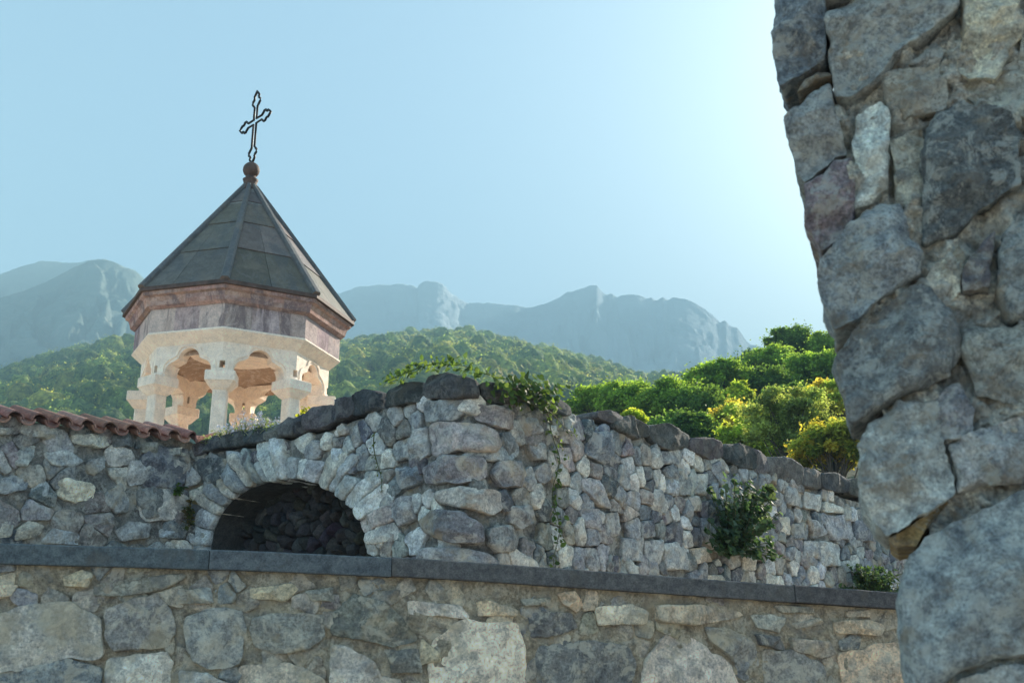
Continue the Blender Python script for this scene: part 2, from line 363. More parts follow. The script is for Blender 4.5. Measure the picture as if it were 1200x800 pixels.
# ============================================================= the middle wall (corner with arch)
ZC = 4.25
pc = on_level(556, 446, ZC); pl = on_level(236, 519, ZC); pr = on_level(1005, 573, ZC)
dr = (pr - pc); pr2 = pc + dr * 1.45
pt0 = on_level(0, 483, ZC - 0.05); dt = pt0 - pl; pt0 = pl + dt * 1.7
MW = Wall([pt0[:2], pl[:2], pc[:2], pr2[:2]], [0.25, 0.42])
topts = [(0, 478), (80, 487), (160, 496), (222, 504), (240, 516), (300, 512), (345, 502), (385, 492), (430, 474), (480, 456), (530, 444), (575, 450), (620, 463), (700, 484), (800, 512), (900, 542), (1004, 575)]
tu = np.array([MW.uv(x, y + 12) for x, y in topts])
MW_top = lambda u: np.interp(u, tu[:, 0], tu[:, 1])
U_TILE = MW.uv(225, 520)[0]; U_COR = MW.uv(556, 500)[0]; U_END = MW.L
arch_px = [(244, 668), (246, 640), (250, 620), (258, 602), (270, 587), (290, 573), (312, 565), (335, 561), (355, 562), (372, 567), (392, 578), (410, 593), (420, 607), (428, 622), (434, 638), (438, 668)]
arch = MW.poly(arch_px)
a_l, a_r = arch[0, 0], arch[-1, 0]; arch_low = np.concatenate([[(a_l, 1.0)], arch, [(a_r, 1.0)]])
wall_mid = thing('rubble_wall', 'tall grey rubble stone wall with a rounded corner and a dark arched recess', 'stone wall', (*pc[:2], 0))
b = Buf()
mortar(b, MW, 0, MW.L, 0.0, ZC + 0.3, 0.028, 0.022, (.17, .17, .165), mask=lambda U, V: ~inpoly(arch_low, U, V), fs=3.2, off=lambda P: np.interp(P[:, 0], [U_TILE - .1, U_TILE + .5], [-.018, -.05]), vtop=MW_top, thick=1.25)
hero = []   # (pixel polygon, colour, height)
Z5 = 3.077; O5 = (440, 410)
H = lambda pts, c, h=0.07, z=Z5, o=O5: hero.append((MW.poly(pts, z, o), c, h))
H([(185, 185), (345, 180), (350, 215), (290, 262), (185, 268)], (.25, .26, .27))
H([(205, 270), (300, 258), (430, 290), (450, 330), (440, 378), (300, 370), (215, 392), (205, 330)], (.32, .30, .305), 0.1)
H([(170, 430), (260, 380), (390, 385), (405, 465), (300, 490), (175, 482)], (.24, .235, .25), 0.12)
H([(220, 510), (330, 492), (440, 510), (468, 560), (420, 600), (290, 570), (225, 552)], (.33, .32, .31), 0.13)
H([(165, 620), (210, 575), (330, 585), (385, 640), (382, 705), (290, 700), (180, 660)], (.21, .21, .225), 0.17)
H([(395, 640), (480, 628), (518, 680), (500, 730), (430, 735), (395, 700)], (.22, .225, .23), 0.1)
H([(175, 715), (300, 710), (420, 740), (460, 800), (160, 800)], (.26, .265, .28), 0.12)
H([(430, 400), (520, 395), (545, 450), (525, 500), (440, 498), (415, 455)], (.24, .24, .25), 0.08)
H([(350, 200), (430, 195), (500, 225), (500, 290), (440, 285), (345, 250)], (.26, .25, .26), 0.06)
H([(510, 235), (560, 225), (590, 300), (525, 322)], (.27, .28, .30))
H([(545, 335), (600, 330), (620, 400), (570, 400)], (.30, .31, .32))
H([(600, 270), (655, 270), (655, 312), (605, 310)], (.40, .42, .43))
H([(665, 285), (720, 280), (745, 325), (700, 345), (660, 330)], (.34, .34, .35))
H([(755, 290), (830, 300), (855, 360), (820, 415), (750, 375)], (.19, .21, .235), 0.09)
H([(640, 350), (690, 350), (722, 438), (690, 445), (645, 400)], (.33, .31, .32))
H([(735, 460), (800, 460), (850, 575), (790, 560), (740, 500)], (.33, .33, .345))
H([(118, 370), (150, 280), (195, 275), (200, 380), (165, 405), (120, 400)], (.31, .31, .315))
H([(90, 430), (160, 405), (165, 480), (105, 510), (88, 480)], (.21, .23, .255), 0.1)
H([(60, 540), (140, 520), (150, 610), (90, 640), (55, 590)], (.28, .28, .29))
H([(470, 560), (560, 555), (580, 620), (520, 650), (475, 620)], (.25, .255, .26))
H([(725, 570), (800, 570), (808, 660), (745, 640)], (.27, .27, .285))
H([(815, 590), (870, 585), (880, 670), (825, 680)], (.30, .305, .31))
Z6 = 3.077; O6 = (700, 460)
for pts, c in [([(245, 290), (290, 270), (335, 320), (330, 370), (290, 375), (250, 330)], (.25, .265, .27)),
               ([(335, 290), (390, 290), (390, 375), (345, 370)], (.36, .365, .36)),
               ([(170, 350), (220, 345), (245, 400), (240, 440), (195, 430)], (.33, .335, .335)),
               ([(305, 380), (350, 370), (378, 400), (375, 430), (310, 430)], (.36, .355, .34)),
               ([(555, 340), (640, 345), (660, 400), (640, 412), (560, 400)], (.24, .245, .25)),
               ([(670, 335), (735, 350), (735, 420), (675, 400)], (.3, .31, .315)),
               ([(740, 355), (805, 370), (800, 430), (740, 415)], (.34, .35, .35)),
               ([(810, 390), (885, 415), (885, 438), (810, 430)], (.42, .43, .41)),
               ([(820, 440), (910, 445), (922, 530), (850, 532), (815, 490)], (.30, .31, .33)),
               ([(925, 455), (995, 465), (1000, 540), (925, 530)], (.2, .21, .23)),
               ([(645, 445), (685, 445), (688, 515), (650, 510)], (.46, .45, .42)),
               ([(565, 480), (645, 475), (650, 530), (600, 560), (565, 540)], (.22, .23, .245)),
               ([(690, 470), (760, 470), (755, 530), (700, 530)], (.23, .24, .25)),
               ([(760, 455), (800, 460), (825, 510), (775, 528)], (.3, .31, .32)),
               ([(740, 530), (790, 535), (795, 600), (740, 590)], (.33, .34, .35)),
               ([(795, 530), (870, 545), (870, 625), (800, 625)], (.36, .37, .37)),
               ([(85, 520), (165, 520), (160, 610), (85, 610)], (.28, .29, .3)),
               ([(165, 530), (225, 530), (225, 620), (170, 630)], (.32, .325, .33)),
               ([(225, 540), (320, 540), (320, 640), (235, 640)], (.34, .35, .355)),
               ([(220, 210), (270, 205), (290, 260), (225, 262)], (.25, .26, .27)),
               ([(325, 560), (380, 555), (405, 610), (350, 620)], (.42, .41, .385)),
               ([(360, 655), (445, 655), (450, 690), (360, 690)], (.42, .41, .38)),
               ([(510, 580), (560, 590), (565, 640), (520, 650)], (.35, .345, .33))]:
    H(pts, c, 0.06, Z6, O6)
for pts, c in [([(60, 300), (100, 240), (170, 248), (160, 300), (120, 350), (60, 345)], (.36, .38, .38)),
               ([(190, 285), (230, 262), (320, 270), (395, 320), (340, 355), (240, 345)], (.38, .40, .41)),
               ([(140, 420), (200, 400), (235, 430), (215, 490), (140, 505)], (.34, .36, .37)),
               ([(0, 400), (60, 380), (130, 415), (120, 460), (20, 480), (-30, 470)], (.30, .32, .34)),
               ([(262, 410), (300, 395), (445, 430), (440, 500), (350, 522), (255, 490)], (.50, .48, .42)),
               ([(400, 320), (500, 290), (490, 350), (440, 395), (400, 380)], (.28, .29, .3)),
               ([(600, 320), (700, 300), (740, 355), (660, 430), (600, 445), (590, 400)], (.36, .365, .37)),
               ([(490, 460), (560, 425), (605, 500), (600, 560), (540, 570), (480, 520)], (.28, .29, .3)),
               ([(640, 460), (700, 430), (800, 470), (840, 520), (820, 580), (680, 590), (640, 530)], (.22, .23, .235)),
               ([(70, 640), (130, 595), (210, 620), (180, 680), (60, 700)], (.36, .35, .32)),
               ([(190, 690), (240, 630), (370, 660), (390, 712), (200, 712)], (.38, .41, .44)),
               ([(530, 650), (600, 600), (715, 615), (700, 680), (560, 700)], (.31, .32, .33)),
               ([(0, 600), (70, 600), (50, 680), (-30, 690)], (.38, .37, .34)),
               ([(740, 640), (820, 615), (870, 650), (810, 680), (740, 680)], (.33, .36, .39)),
               ([(870, 350), (940, 320), (970, 390), (940, 430), (860, 450)], (.32, .33, .34)),
               ([(880, 460), (970, 425), (980, 470), (940, 520), (880, 510)], (.34, .34, .32)),
               ([(965, 300), (1000, 270), (1030, 300), (975, 350)], (.32, .33, .335)),
               ([(1060, 270), (1130, 275), (1140, 310), (1070, 350)], (.34, .36, .38)),
               ([(980, 360), (1030, 330), (1060, 390), (1000, 430)], (.3, .31, .33))]:
    H(pts, c, 0.05, 4.0, (0, 460))
# big flat stones of the course under the tiles
for pts, c in [([(-60, 165), (70, 165), (80, 190), (20, 205), (-60, 195)], (.36, .37, .37)), ([(85, 145), (180, 150), (320, 180), (300, 235), (180, 220), (85, 190)], (.36, .37, .37)),
               ([(325, 195), (420, 192), (510, 205), (510, 255), (450, 265), (320, 235)], (.46, .46, .43)),
               ([(515, 200), (600, 195), (640, 225), (620, 262), (520, 258)], (.2, .215, .225)),
               ([(645, 235), (740, 225), (775, 260), (740, 290), (660, 285)], (.25, .26, .25)),
               ([(765, 262), (850, 255), (875, 280), (870, 300), (780, 298)], (.34, .35, .34))]:
    H(pts, c, 0.10, 4.0, (0, 460))
hp = [h[0] for h in hero]
def fill(buf, W, sd, vtopf, skip, palette, hs, keep=0.94, nA=40, nR=9, minv=0.0, maxv=99, mg=0.02, avoid=None, shr=0.012, rough=0.07, **kw):
    S = np.array(sd)
    for c_, P in zip(S, cells(S)):
        if P is None or rng.random() > keep: continue
        if c_[1] > vtopf(c_[0]) - 0.02 or c_[1] < minv or c_[1] > maxv: continue
        if avoid is not None and avoid(c_): continue
        if any(inpoly(q, np.array([c_[0]]), np.array([c_[1]]))[0] for q in skip): continue
        P = P.copy(); P[:, 1] = np.minimum(P[:, 1], vtopf(c_[0]) + 0.03)
        rock(buf, W, P, rng.uniform(*hs), 0.10, pal(palette), nA, nR, inset=shr, rough=rough, p=rng.uniform(5, 11), facets=4, blur=0.004, edge=0.08, tilt=0.11, **kw)
near_arch = lambda c_: inpoly(arch_low, np.array([c_[0]]), np.array([c_[1]]))[0] or ring_in(c_)
cx_, cy_ = arch[:, 0].mean(), MW.uv(343, 650)[1]
def ring_in(c_):
    d = np.hypot(arch[:, 0] - c_[0], arch[:, 1] - c_[1]).min()
    return d < 0.30 and c_[1] > arch[2, 1] - 0.1
u_a = MW.uv(600, 500)[0]
fill(b, MW, seeds(0, U_TILE + 0.1, 1.5, 4.3, (0.17, 0.42), (0.14, 0.27), 0.30), MW_top, hp, GREYS, (0.02, 0.06), 0.9, avoid=near_arch)
fill(b, MW, seeds(U_TILE + 0.1, u_a, 1.5, 4.5, (0.11, 0.26), (0.13, 0.27), 0.3), MW_top, hp, GREYS, (0.02, 0.06), 0.99, shr=.009, avoid=near_arch)
fill(b, MW, seeds(u_a, MW.L, 1.4, 4.5, (0.13, 0.33), (0.14, 0.28), 0.3), MW_top, hp, GREYS, (0.015, 0.06), 0.99, shr=.009, avoid=near_arch, rough=0.08)
# hidden lower masonry, coarser
fill(b, MW, seeds(0, MW.L, 0.0, 2.2, (0.3, 0.5), (0.25, 0.35), 0.2), MW_top, hp, GREYS, (0.03, 0.07), 0.95, maxv=1.8, nA=14, nR=4, avoid=near_arch)
for P, c, h in hero:
  c = .28 * (np.array(c) / .28) ** 1.5; rock(b, MW, P, h * 1.0, 0.12, c, 72, 16, inset=0.013, rough=0.06, p=6.5, facets=5, blur=0.008, tilt=0.14, edge=0.06)
b.build('masonry', M_WALL, wall_mid)
# voussoirs
b = Buf()
vi = [(244, 668), (244, 642), (248, 622), (256, 603), (269, 587), (289, 573), (311, 564.5), (333, 560.5), (352, 561), (371, 566), (392, 577.5), (410, 593), (421, 608), (429, 624), (435, 645)]
vo = [(216, 668), (212, 640), (214, 612), (222, 585), (238, 556), (262, 533), (290, 521), (322, 513), (356, 511), (392, 516), (432, 528), (462, 548), (472, 575), (480, 600), (482, 640)]
VI = MW.poly(vi); VO = MW.poly(vo)
li = np.concatenate([[0], np.cumsum(np.hypot(*np.diff(VI, axis=0).T))]); lo = np.linspace(0, 1, len(VI)); t = 0.03
fi = li / li[-1]
while t < 0.985:
    w_ = rng.uniform(0.028, 0.055); t2 = min(t + w_, 1.0); ln = rng.uniform(0.72, 1.0) if rng.random() < 0.8 else 0.5
    if t < 0.14 or t > 0.88: ln *= 0.75
    g = lambda A, q: np.array([np.interp(q, fi, A[:, 0]), np.interp(q, fi, A[:, 1])])
    a, c_, d, e = g(VI, t), g(VI, t2), g(VO, t2), g(VO, t); d = c_ + (d - c_) * ln; e = a + (e - a) * ln * rng.uniform(0.9, 1.05)
    mid = (d + e) / 2; out_ = (mid - (a + c_) / 2); mid = mid + out_ * rng.uniform(0, 0.1)
    inn = -out_ * rng.uniform(-0.02, 0.05)
    rock(b, MW, [a + inn, c_ + inn, (c_ + d) / 2 * 1.0, d, mid, e], rng.uniform(0.05, 0.10), 0.45, pal([(.33, .35, .37), (.40, .42, .43), (.25, .27, .29), (.36, .35, .33), (.46, .47, .46)]), 48, 11, inset=0.011, rough=0.055, p=6, edge=0.05, blur=0.008, taper=0.02, tilt=.12)
    t = t2
b.build('arch_ring', M_WALL, wall_mid)
# recess: vault lining and back wall of thin dark slabs
b = Buf()
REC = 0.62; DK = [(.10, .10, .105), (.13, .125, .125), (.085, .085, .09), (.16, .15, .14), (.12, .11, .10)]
G = []
for dpt in np.linspace(0.02, REC, 8):
    row = np.concatenate([arch_low, np.full((len(arch_low), 1), -dpt)], 1); row[:, 1] -= 0.03 * dpt; G.append(MW(row))
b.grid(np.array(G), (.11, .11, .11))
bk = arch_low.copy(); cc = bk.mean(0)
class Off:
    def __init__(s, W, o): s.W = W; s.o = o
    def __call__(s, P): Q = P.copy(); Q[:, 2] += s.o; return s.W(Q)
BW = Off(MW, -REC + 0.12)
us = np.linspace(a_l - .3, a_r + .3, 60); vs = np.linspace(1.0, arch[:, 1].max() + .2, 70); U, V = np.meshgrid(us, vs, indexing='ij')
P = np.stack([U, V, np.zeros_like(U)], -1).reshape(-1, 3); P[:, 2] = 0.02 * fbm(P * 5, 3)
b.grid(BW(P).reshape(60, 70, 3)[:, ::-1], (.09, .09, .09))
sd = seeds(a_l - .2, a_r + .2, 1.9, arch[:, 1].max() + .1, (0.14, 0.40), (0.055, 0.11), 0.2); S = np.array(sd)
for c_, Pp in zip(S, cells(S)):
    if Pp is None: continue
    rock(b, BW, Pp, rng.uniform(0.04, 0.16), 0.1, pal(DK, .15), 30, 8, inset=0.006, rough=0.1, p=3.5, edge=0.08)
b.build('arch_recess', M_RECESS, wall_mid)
# coping: hand-laid dark stones
b = Buf()
cop = [([(186, 118), (200, 95), (260, 86), (310, 100), (360, 112), (368, 150), (366, 180), (300, 182), (200, 175)], 0.17),
       ([(60, 150), (110, 125), (180, 118), (186, 150), (184, 185), (120, 200), (62, 212)], 0.15),
       ([(375, 118), (440, 122), (520, 142), (540, 168), (500, 200), (420, 190), (385, 170)], 0.12),
       ([(530, 150), (600, 168), (640, 178), (690, 205), (690, 240), (620, 232), (540, 205)], 0.13)]
for pts, h in cop: rock(b, MW, MW.poly(pts, Z5, O5), h * .75, 0.5, pal(DARKS), 72, 18, inset=-0.006, rough=0.05, p=7, blur=0.007, taper=0.02)
for pts, h in [([(5, 68), (60, 75), (90, 95), (75, 110), (0, 90)], .10), ([(45, 108), (110, 92), (175, 118), (188, 155), (130, 160), (50, 135)], .13), ([(185, 122), (240, 120), (325, 155), (325, 195), (240, 200), (190, 170)], .13),
               ([(322, 168), (400, 172), (445, 190), (445, 232), (400, 235), (325, 210)], .12), ([(445, 190), (510, 192), (555, 205), (560, 275), (500, 262), (448, 235)], .12), ([(548, 208), (600, 235), (605, 285), (552, 280)], .11),
               ([(603, 232), (680, 245), (728, 268), (722, 330), (660, 312), (605, 290)], .13), ([(728, 272), (800, 290), (800, 345), (725, 332)], .12), ([(800, 290), (860, 298), (905, 318), (900, 358), (850, 352), (800, 342)], .12), ([(900, 312), (960, 318), (975, 372), (905, 365)], .12)]:
    rock(b, MW, MW.poly(pts, Z6, O6), h * .6, 0.5, pal(DARKS + [(.2, .21, .21)]), 60, 15, inset=-0.03, rough=0.04, p=9, blur=0.008, taper=0.0, edge=0.035)
for pts, h in [([(1195, 668), (1300, 650)], 0)]: pass
Z2 = 3.81; O2 = (130, 320)
for pts, h in [([(1090, 560), (1140, 535), (1181, 528), (1190, 615), (1092, 632)], .13), ([(995, 610), (1015, 578), (1085, 560), (1090, 630), (1000, 662)], .14), ([(880, 635), (935, 605), (993, 590), (1000, 660), (950, 690), (885, 700)], .12),
               ([(825, 660), (875, 632), (885, 700), (830, 722)], .14), ([(768, 680), (800, 652), (828, 660), (832, 722), (775, 726)], .12), ([(700, 700), (765, 680), (772, 730), (700, 745)], .1), ([(600, 715), (700, 690), (705, 745), (620, 765)], .1),
               ([(500, 735), (600, 708), (615, 765), (510, 780)], .12), ([(420, 750), (500, 730), (512, 780), (410, 800)], .12), ([(370, 770), (425, 748), (430, 798), (375, 815)], .1)]:
    rock(b, MW, MW.poly(pts, Z2, O2), h * .7, 0.5, pal(DARKS + [(.2, .22, .235), (.24, .25, .26)]), 50, 12, inset=-0.02, rough=0.055, p=7, blur=0.008, taper=0.02)
u = MW.uv(1012, 577)[0]
while u < MW.L - 0.2:
    l_ = rng.uniform(0.4, 0.7); v = MW_top(u) ; rock(b, MW, [(u, v - .12), (u + l_, v - .12), (u + l_, v + .1), (u, v + .12)], .12, .5, pal(DARKS), 40, 9, inset=.002, rough=.07, taper=0.02); u += l_
b.build('coping', M_DARK, wall_mid)
# the clay tiles along the left run, each a tile
sp_u = 0.0
u0t = MW.uv(-4, 480)[0]; u1t = MW.uv(232, 510)[0]
nt_ = 9; du = (u1t - u0t) / nt_
def tile_v(u):
    e = np.array([MW.uv(0, 492), MW.uv(110, 504), MW.uv(232, 517)]); return np.interp(u, e[:, 0], e[:, 1])
def tile_buf(u, cover, tint):
    bb = Buf(); n = 14; m = 6; V = []
    r0 = du * (0.335 if cover else 0.30); ln = 0.62; th = 0.016
    v0 = tile_v(u)
    for (rr, sgn) in ((r0, 1), (r0 - th, 1)):
        for i in range(m + 1):
            s_ = i / m; w_ = 0.17 - ln * s_; rad = rr * (1 - 0.14 * s_)
            for k in range(n + 1):
                a = math.pi * k / n; hh = math.sin(a) * rad * 1.0; xx = math.cos(a) * rad * 1.08
                if not cover: hh = -hh + 0.055
                V.append((u + xx, v0 + hh + 0.20 * s_ + (0.0 if cover else -0.035), w_))
    V = MW(np.array(V)); Q = []; S_ = n + 1; off = (m + 1) * S_
    for i in range(m):
        for k in range(n):
            a = i * S_ + k; Q += [(a, a + S_, a + S_ + 1, a + 1), (off + a, off + a + 1, off + a + S_ + 1, off + a + S_)]
    for k in range(n): Q += [(k, k + 1, off + k + 1, off + k), (m * S_ + k, off + m * S_ + k, off + m * S_ + k + 1, m * S_ + k + 1)]
    for i in range(m): Q += [(i * S_, off + i * S_, off + (i + 1) * S_, (i + 1) * S_), (i * S_ + n, (i + 1) * S_ + n, off + (i + 1) * S_ + n, off + i * S_ + n)]
    bb.add(V, Q, c=tint); return bb
TC = [(.34, .20, .16), (.30, .17, .135), (.37, .23, .19), (.31, .19, .165), (.26, .15, .125)]
for k in range(-4, nt_):
    u = u0t + du * (k + 0.5)
    tile_buf(u, True, pal(TC)).build('cover_tile', M_TILE, wall_mid, sharp=40)
    tile_buf(u + du / 2, False, pal(TC)).build('pan_tile', M_TILE, wall_mid, sharp=40)
# ============================================================= the front wall with basalt coping
fp = [(0, 637, 5.3), (300, 646, 5.55), (456, 654, 5.70), (700, 670.5, 6.05), (925, 687, 6.40), (1045, 695.7, 6.6)]
FPT = [on_depth(x, y, d) for x, y, d in fp]
d0 = FPT[0] - FPT[1]; d1 = FPT[-1] - FPT[-2]
FPT = [FPT[0] + d0 * 0.9] + FPT + [FPT[-1] + d1 * 5]
FW = Wall([p[:2] for p in FPT], 0.05)
def FWtop(u): return np.interp(u, fu[:, 0], fu[:, 1])
fu = np.array([FW.uv(x, y) for x, y in [(-40, 635.8), (0, 637), (150, 641.3), (300, 646.5), (456, 654), (520, 657.7), (700, 670.5), (925, 687), (1045, 695.7), (1130, 702)]])
front = thing('parapet_wall', 'low buff and grey rubble wall capped with flat dark basalt slabs', 'stone wall', (FPT[3][0], FPT[3][1], 0))
SL = 0.098      # slab thickness
FPRO = 0.055    # slab overhang
b = Buf(); MT = lambda u: FWtop(u) - SL + 0.004
mortar(b, FW, 0, FW.L, 0.0, 2.6, 0.016, 0.016, (.25, .22, .175), fs=6.5, off=-0.006, vtop=MT, thick=0.42)
hero = []
def HF(pts, c, h=0.03, z=2.222, o=(0, 640)): hero.append((FW.poly(pts, z, o), c, h))
for pts, c in [([(-60, 190), (60, 150), (190, 140), (255, 190), (275, 275), (235, 300), (180, 285), (110, 320), (-60, 330)], (.36, .355, .345)),
               ([(270, 160), (410, 122), (445, 160), (462, 225), (430, 265), (300, 272), (272, 235)], (.26, .26, .265)),
               ([(480, 180), (560, 158), (630, 165), (645, 215), (625, 310), (560, 325), (500, 305), (478, 250)], (.27, .285, .29)),
               ([(655, 185), (720, 170), (850, 175), (852, 235), (800, 270), (720, 280), (660, 265), (648, 220)], (.25, .25, .235)),
               ([(868, 175), (920, 125), (1010, 150), (1095, 245), (1020, 265), (930, 240), (860, 232)], (.19, .20, .185)),
               ([(165, 80), (215, 58), (250, 75), (235, 110), (165, 105)], (.38, .34, .26)),
               ([(240, 100), (330, 85), (470, 70), (490, 80), (420, 115), (340, 130), (240, 130)], (.24, .235, .21)),
               ([(455, 115), (550, 105), (560, 150), (460, 152)], (.26, .285, .30)),
               ([(650, 110), (760, 95), (780, 110), (745, 145), (650, 135)], (.38, .35, .27)),
               ([(975, 115), (1040, 112), (1045, 140), (1010, 158), (960, 135)], (.27, .25, .22)),
               ([(790, 115), (870, 105), (870, 145), (810, 145)], (.24, .24, .22)),
               ([(1058, 140), (1200, 152), (1225, 190), (1060, 178)], (.38, .37, .36)),
               ([(275, 290), (440, 275), (452, 300), (445, 400), (270, 400)], (.40, .40, .385)),
               ([(620, 310), (760, 300), (850, 345), (850, 420), (620, 420)], (.38, .35, .31)),
               ([(858, 255), (905, 255), (985, 300), (1020, 420), (855, 420)], (.37, .36, .35)),
               ([(-30, 95), (55, 100), (30, 130), (-30, 150)], (.42, .37, .3)),
               ([(-40, 335), (180, 295), (268, 312), (265, 420), (-40, 420)], (.21, .235, .255)),
               ([(465, 320), (540, 330), (610, 360), (610, 420), (455, 420)], (.32, .35, .38)),
               ([(1000, 270), (1090, 265), (1100, 330), (1020, 330)], (.2, .2, .19)),
               ([(1124, 240), (1200, 196), (1350, 200), (1370, 290), (1360, 420), (1110, 420), (1112, 300)], (.50, .46, .40))]:
    HF(pts, c)
for pts, c in [([(40, 120), (70, 118), (150, 145), (145, 162), (40, 160)], (.42, .36, .28)), ([(245, 100), (290, 92), (322, 130), (300, 152), (262, 130)], (.42, .33, .25)),
               ([(170, 160), (210, 145), (290, 150), (300, 190), (250, 212), (180, 215)], (.19, .19, .195)), ([(345, 135), (440, 128), (490, 150), (480, 180), (355, 185)], (.42, .40, .35)),
               ([(500, 130), (620, 128), (745, 150), (740, 160), (600, 185), (505, 175)], (.38, .33, .27)), ([(200, 235), (280, 220), (360, 222), (430, 235), (455, 290), (430, 400), (200, 400), (195, 280)], (.2, .205, .21)),
               ([(530, 192), (600, 210), (700, 290), (780, 420), (450, 420), (480, 270)], (.40, .37, .35)), ([(628, 185), (690, 190), (765, 230), (775, 290), (720, 290), (640, 220)], (.25, .25, .25)),
               ([(750, 155), (800, 152), (850, 165), (830, 205), (770, 190)], (.31, .33, .32)), ([(855, 178), (930, 163), (950, 178), (870, 195)], (.33, .32, .29)),
               ([(762, 205), (830, 210), (845, 250), (770, 235)], (.18, .18, .185)), ([(850, 215), (960, 225), (975, 260), (940, 272), (860, 250)], (.30, .275, .25)),
               ([(968, 172), (1060, 168), (1098, 185), (1090, 210), (970, 205)], (.36, .31, .25)), ([(780, 245), (870, 250), (940, 280), (960, 420), (790, 420)], (.255, .245, .235)),
               ([(975, 255), (1060, 235), (1130, 225), (1180, 300), (1180, 420), (1000, 420)], (.42, .34, .27)), ([(150, 115), (235, 110), (230, 135), (160, 135)], (.28, .26, .22)),
               ([(810, 130), (900, 135), (930, 155), (830, 150)], (.27, .255, .22)), ([(1000, 145), (1060, 142), (1065, 163), (1000, 163)], (.33, .29, .24))]:
    HF(pts, c, 0.03, 2.222, (540, 650))
hp = [h[0] for h in hero]
fill(b, FW, seeds(0, FW.L, 1.35, 2.3, (0.08, 0.22), (0.05, 0.11), 0.3), MT, hp, WARMS, (0.006, 0.022), 0.9, shr=0.007)
fill(b, FW, seeds(0, FW.L, 0.0, 1.7, (0.2, 0.5), (0.18, 0.3), 0.2), MT, hp, WARMS, (0.015, 0.04), 0.95, maxv=1.3, nA=16, nR=5)
for P, c, h in hero:
  c = np.array(c); c = c * (c.mean() / .27) ** .6; c = c * (1 + .04 * np.array([1, 0, -1]) * (c.mean() > .25)); rock(b, FW, P, h * rng.uniform(1.0, 1.8), 0.1, c, 110, 24, inset=0.005, rough=0.05, p=9, facets=4, blur=0.012, edge=0.05, oct=6)
b.build('masonry', M_FRONT, front)
# slabs
joints = [-420, 0 - 150, 243, 456, 925, 1120, 1300]
ju = [FW.uv(x, 690)[0] for x in joints[:-2]] + [FW.uv(1045, 690)[0] + 0.75, FW.L]
for k in range(len(ju) - 1):
    a, c_ = ju[k] + 0.002, ju[k + 1] - 0.002; bb = Buf(); n = max(8, int((c_ - a) / 0.05)); us = np.linspace(a, c_, n)
    tp = FWtop(us); dw = rng.normal() * 0.004; dv = rng.normal() * 0.002
    jit = fbm(np.stack([us * 9, us * 0 + k, us * 0], 1), 3) * 0.0018
    sec = [(-0.45, -SL), (FPRO, -SL), (FPRO + .003, -SL + .005), (FPRO + .003, -.007), (FPRO - .005, 0), (-0.45, 0.0)]
    G = np.array([MWp for MWp in [FW(np.stack([us, tp + z_ + dv + (jit if z_ > -.02 else 0), np.full_like(us, w_) + dw + (jit * 1.5 if w_ > 0 else 0)], 1)) for w_, z_ in sec]])
    G = np.concatenate([G, G[:1]]); tn = pal([(.135, .145, .155), (.12, .13, .14)] if k < 4 else [(.125, .12, .12), (.115, .11, .11)], 0.08)
    if k == 3 : tn = np.array([.125, .12, .122])
    bb.grid(G.transpose(1, 0, 2), tn)
    for e in (0, -1): bb.add(G[:-1, e], T=[(0, 1, 2), (0, 2, 3), (0, 3, 4), (0, 4, 5)] if e == 0 else [(0, 2, 1), (0, 3, 2), (0, 4, 3), (0, 5, 4)], c=tn)
    bb.build('coping_slab', M_SLAB, front, sharp=30)
# ============================================================= the near ruined jamb on the right
PD = 2.55
pa = on_depth(1040, 788, PD)
tdir = np.array([math.cos(R(-19)), math.sin(R(-19))])      # face turned towards the viewer
PW = Wall([pa[:2] - tdir * 0.6, pa[:2] + tdir * 1.6], 0.0)
jamb = thing('ruined_wall', 'close rough wall end of large weathered boulders leaning over the view', 'stone wall', (pa[0] + .3, pa[1], 0))
edge_px = [(-160, 985), (-60, 975), (60, 985), (110, 975), (180, 988), (250, 1003), (300, 1010), (370, 1000), (430, 1015), (500, 1040), (570, 1045), (620, 1090), (680, 1090), (800, 1100), (900, 1105)]
E = np.array([PW.uv(x, y) for y, x in edge_px]); E = E[np.argsort(E[:, 1])]
eu = lambda v: np.interp(v, E[:, 1], E[:, 0])
b = Buf(); vs = np.arange(0.0, 4.3, 0.0035 * 1.3); ss = np.linspace(0, 1, 230) ** 1.25; ur = eu(2.0) + 1.35
U = eu(vs)[:, None] + ss[None] * (ur - eu(vs)[:, None]); V = np.repeat(vs[:, None], len(ss), 1)
P = np.stack([U, V, np.zeros_like(U)], -1).reshape(-1, 3)
P[:, 2] = 0.042 * fbm(P * 7, 6, 0.66) + 0.016 * ridged(P * 13, 3) - 0.02
cn = 1 + .25 * fbm(P * 5 + 3, 3)
b.grid(PW(P).reshape(len(vs), len(ss), 3)[::-1], (.42, .42, .39))
G = []
for dpt in (0.0, -0.1, -0.25, -0.5):
    q = np.stack([eu(vs) + (-dpt) * 0.02, vs, np.full_like(vs, dpt - 0.02)], 1)
    if dpt < 0: q[:, 0] += .02 * fbm(q * 8, 3)
    G.append(PW(q))
q = np.stack([np.full_like(vs, ur), vs, np.full_like(vs, -.5)], 1); G.append(PW(q)); q = q.copy(); q[:, 2] = 0; G.append(PW(q))
b.grid(np.array(G), (.29, .29, .28))
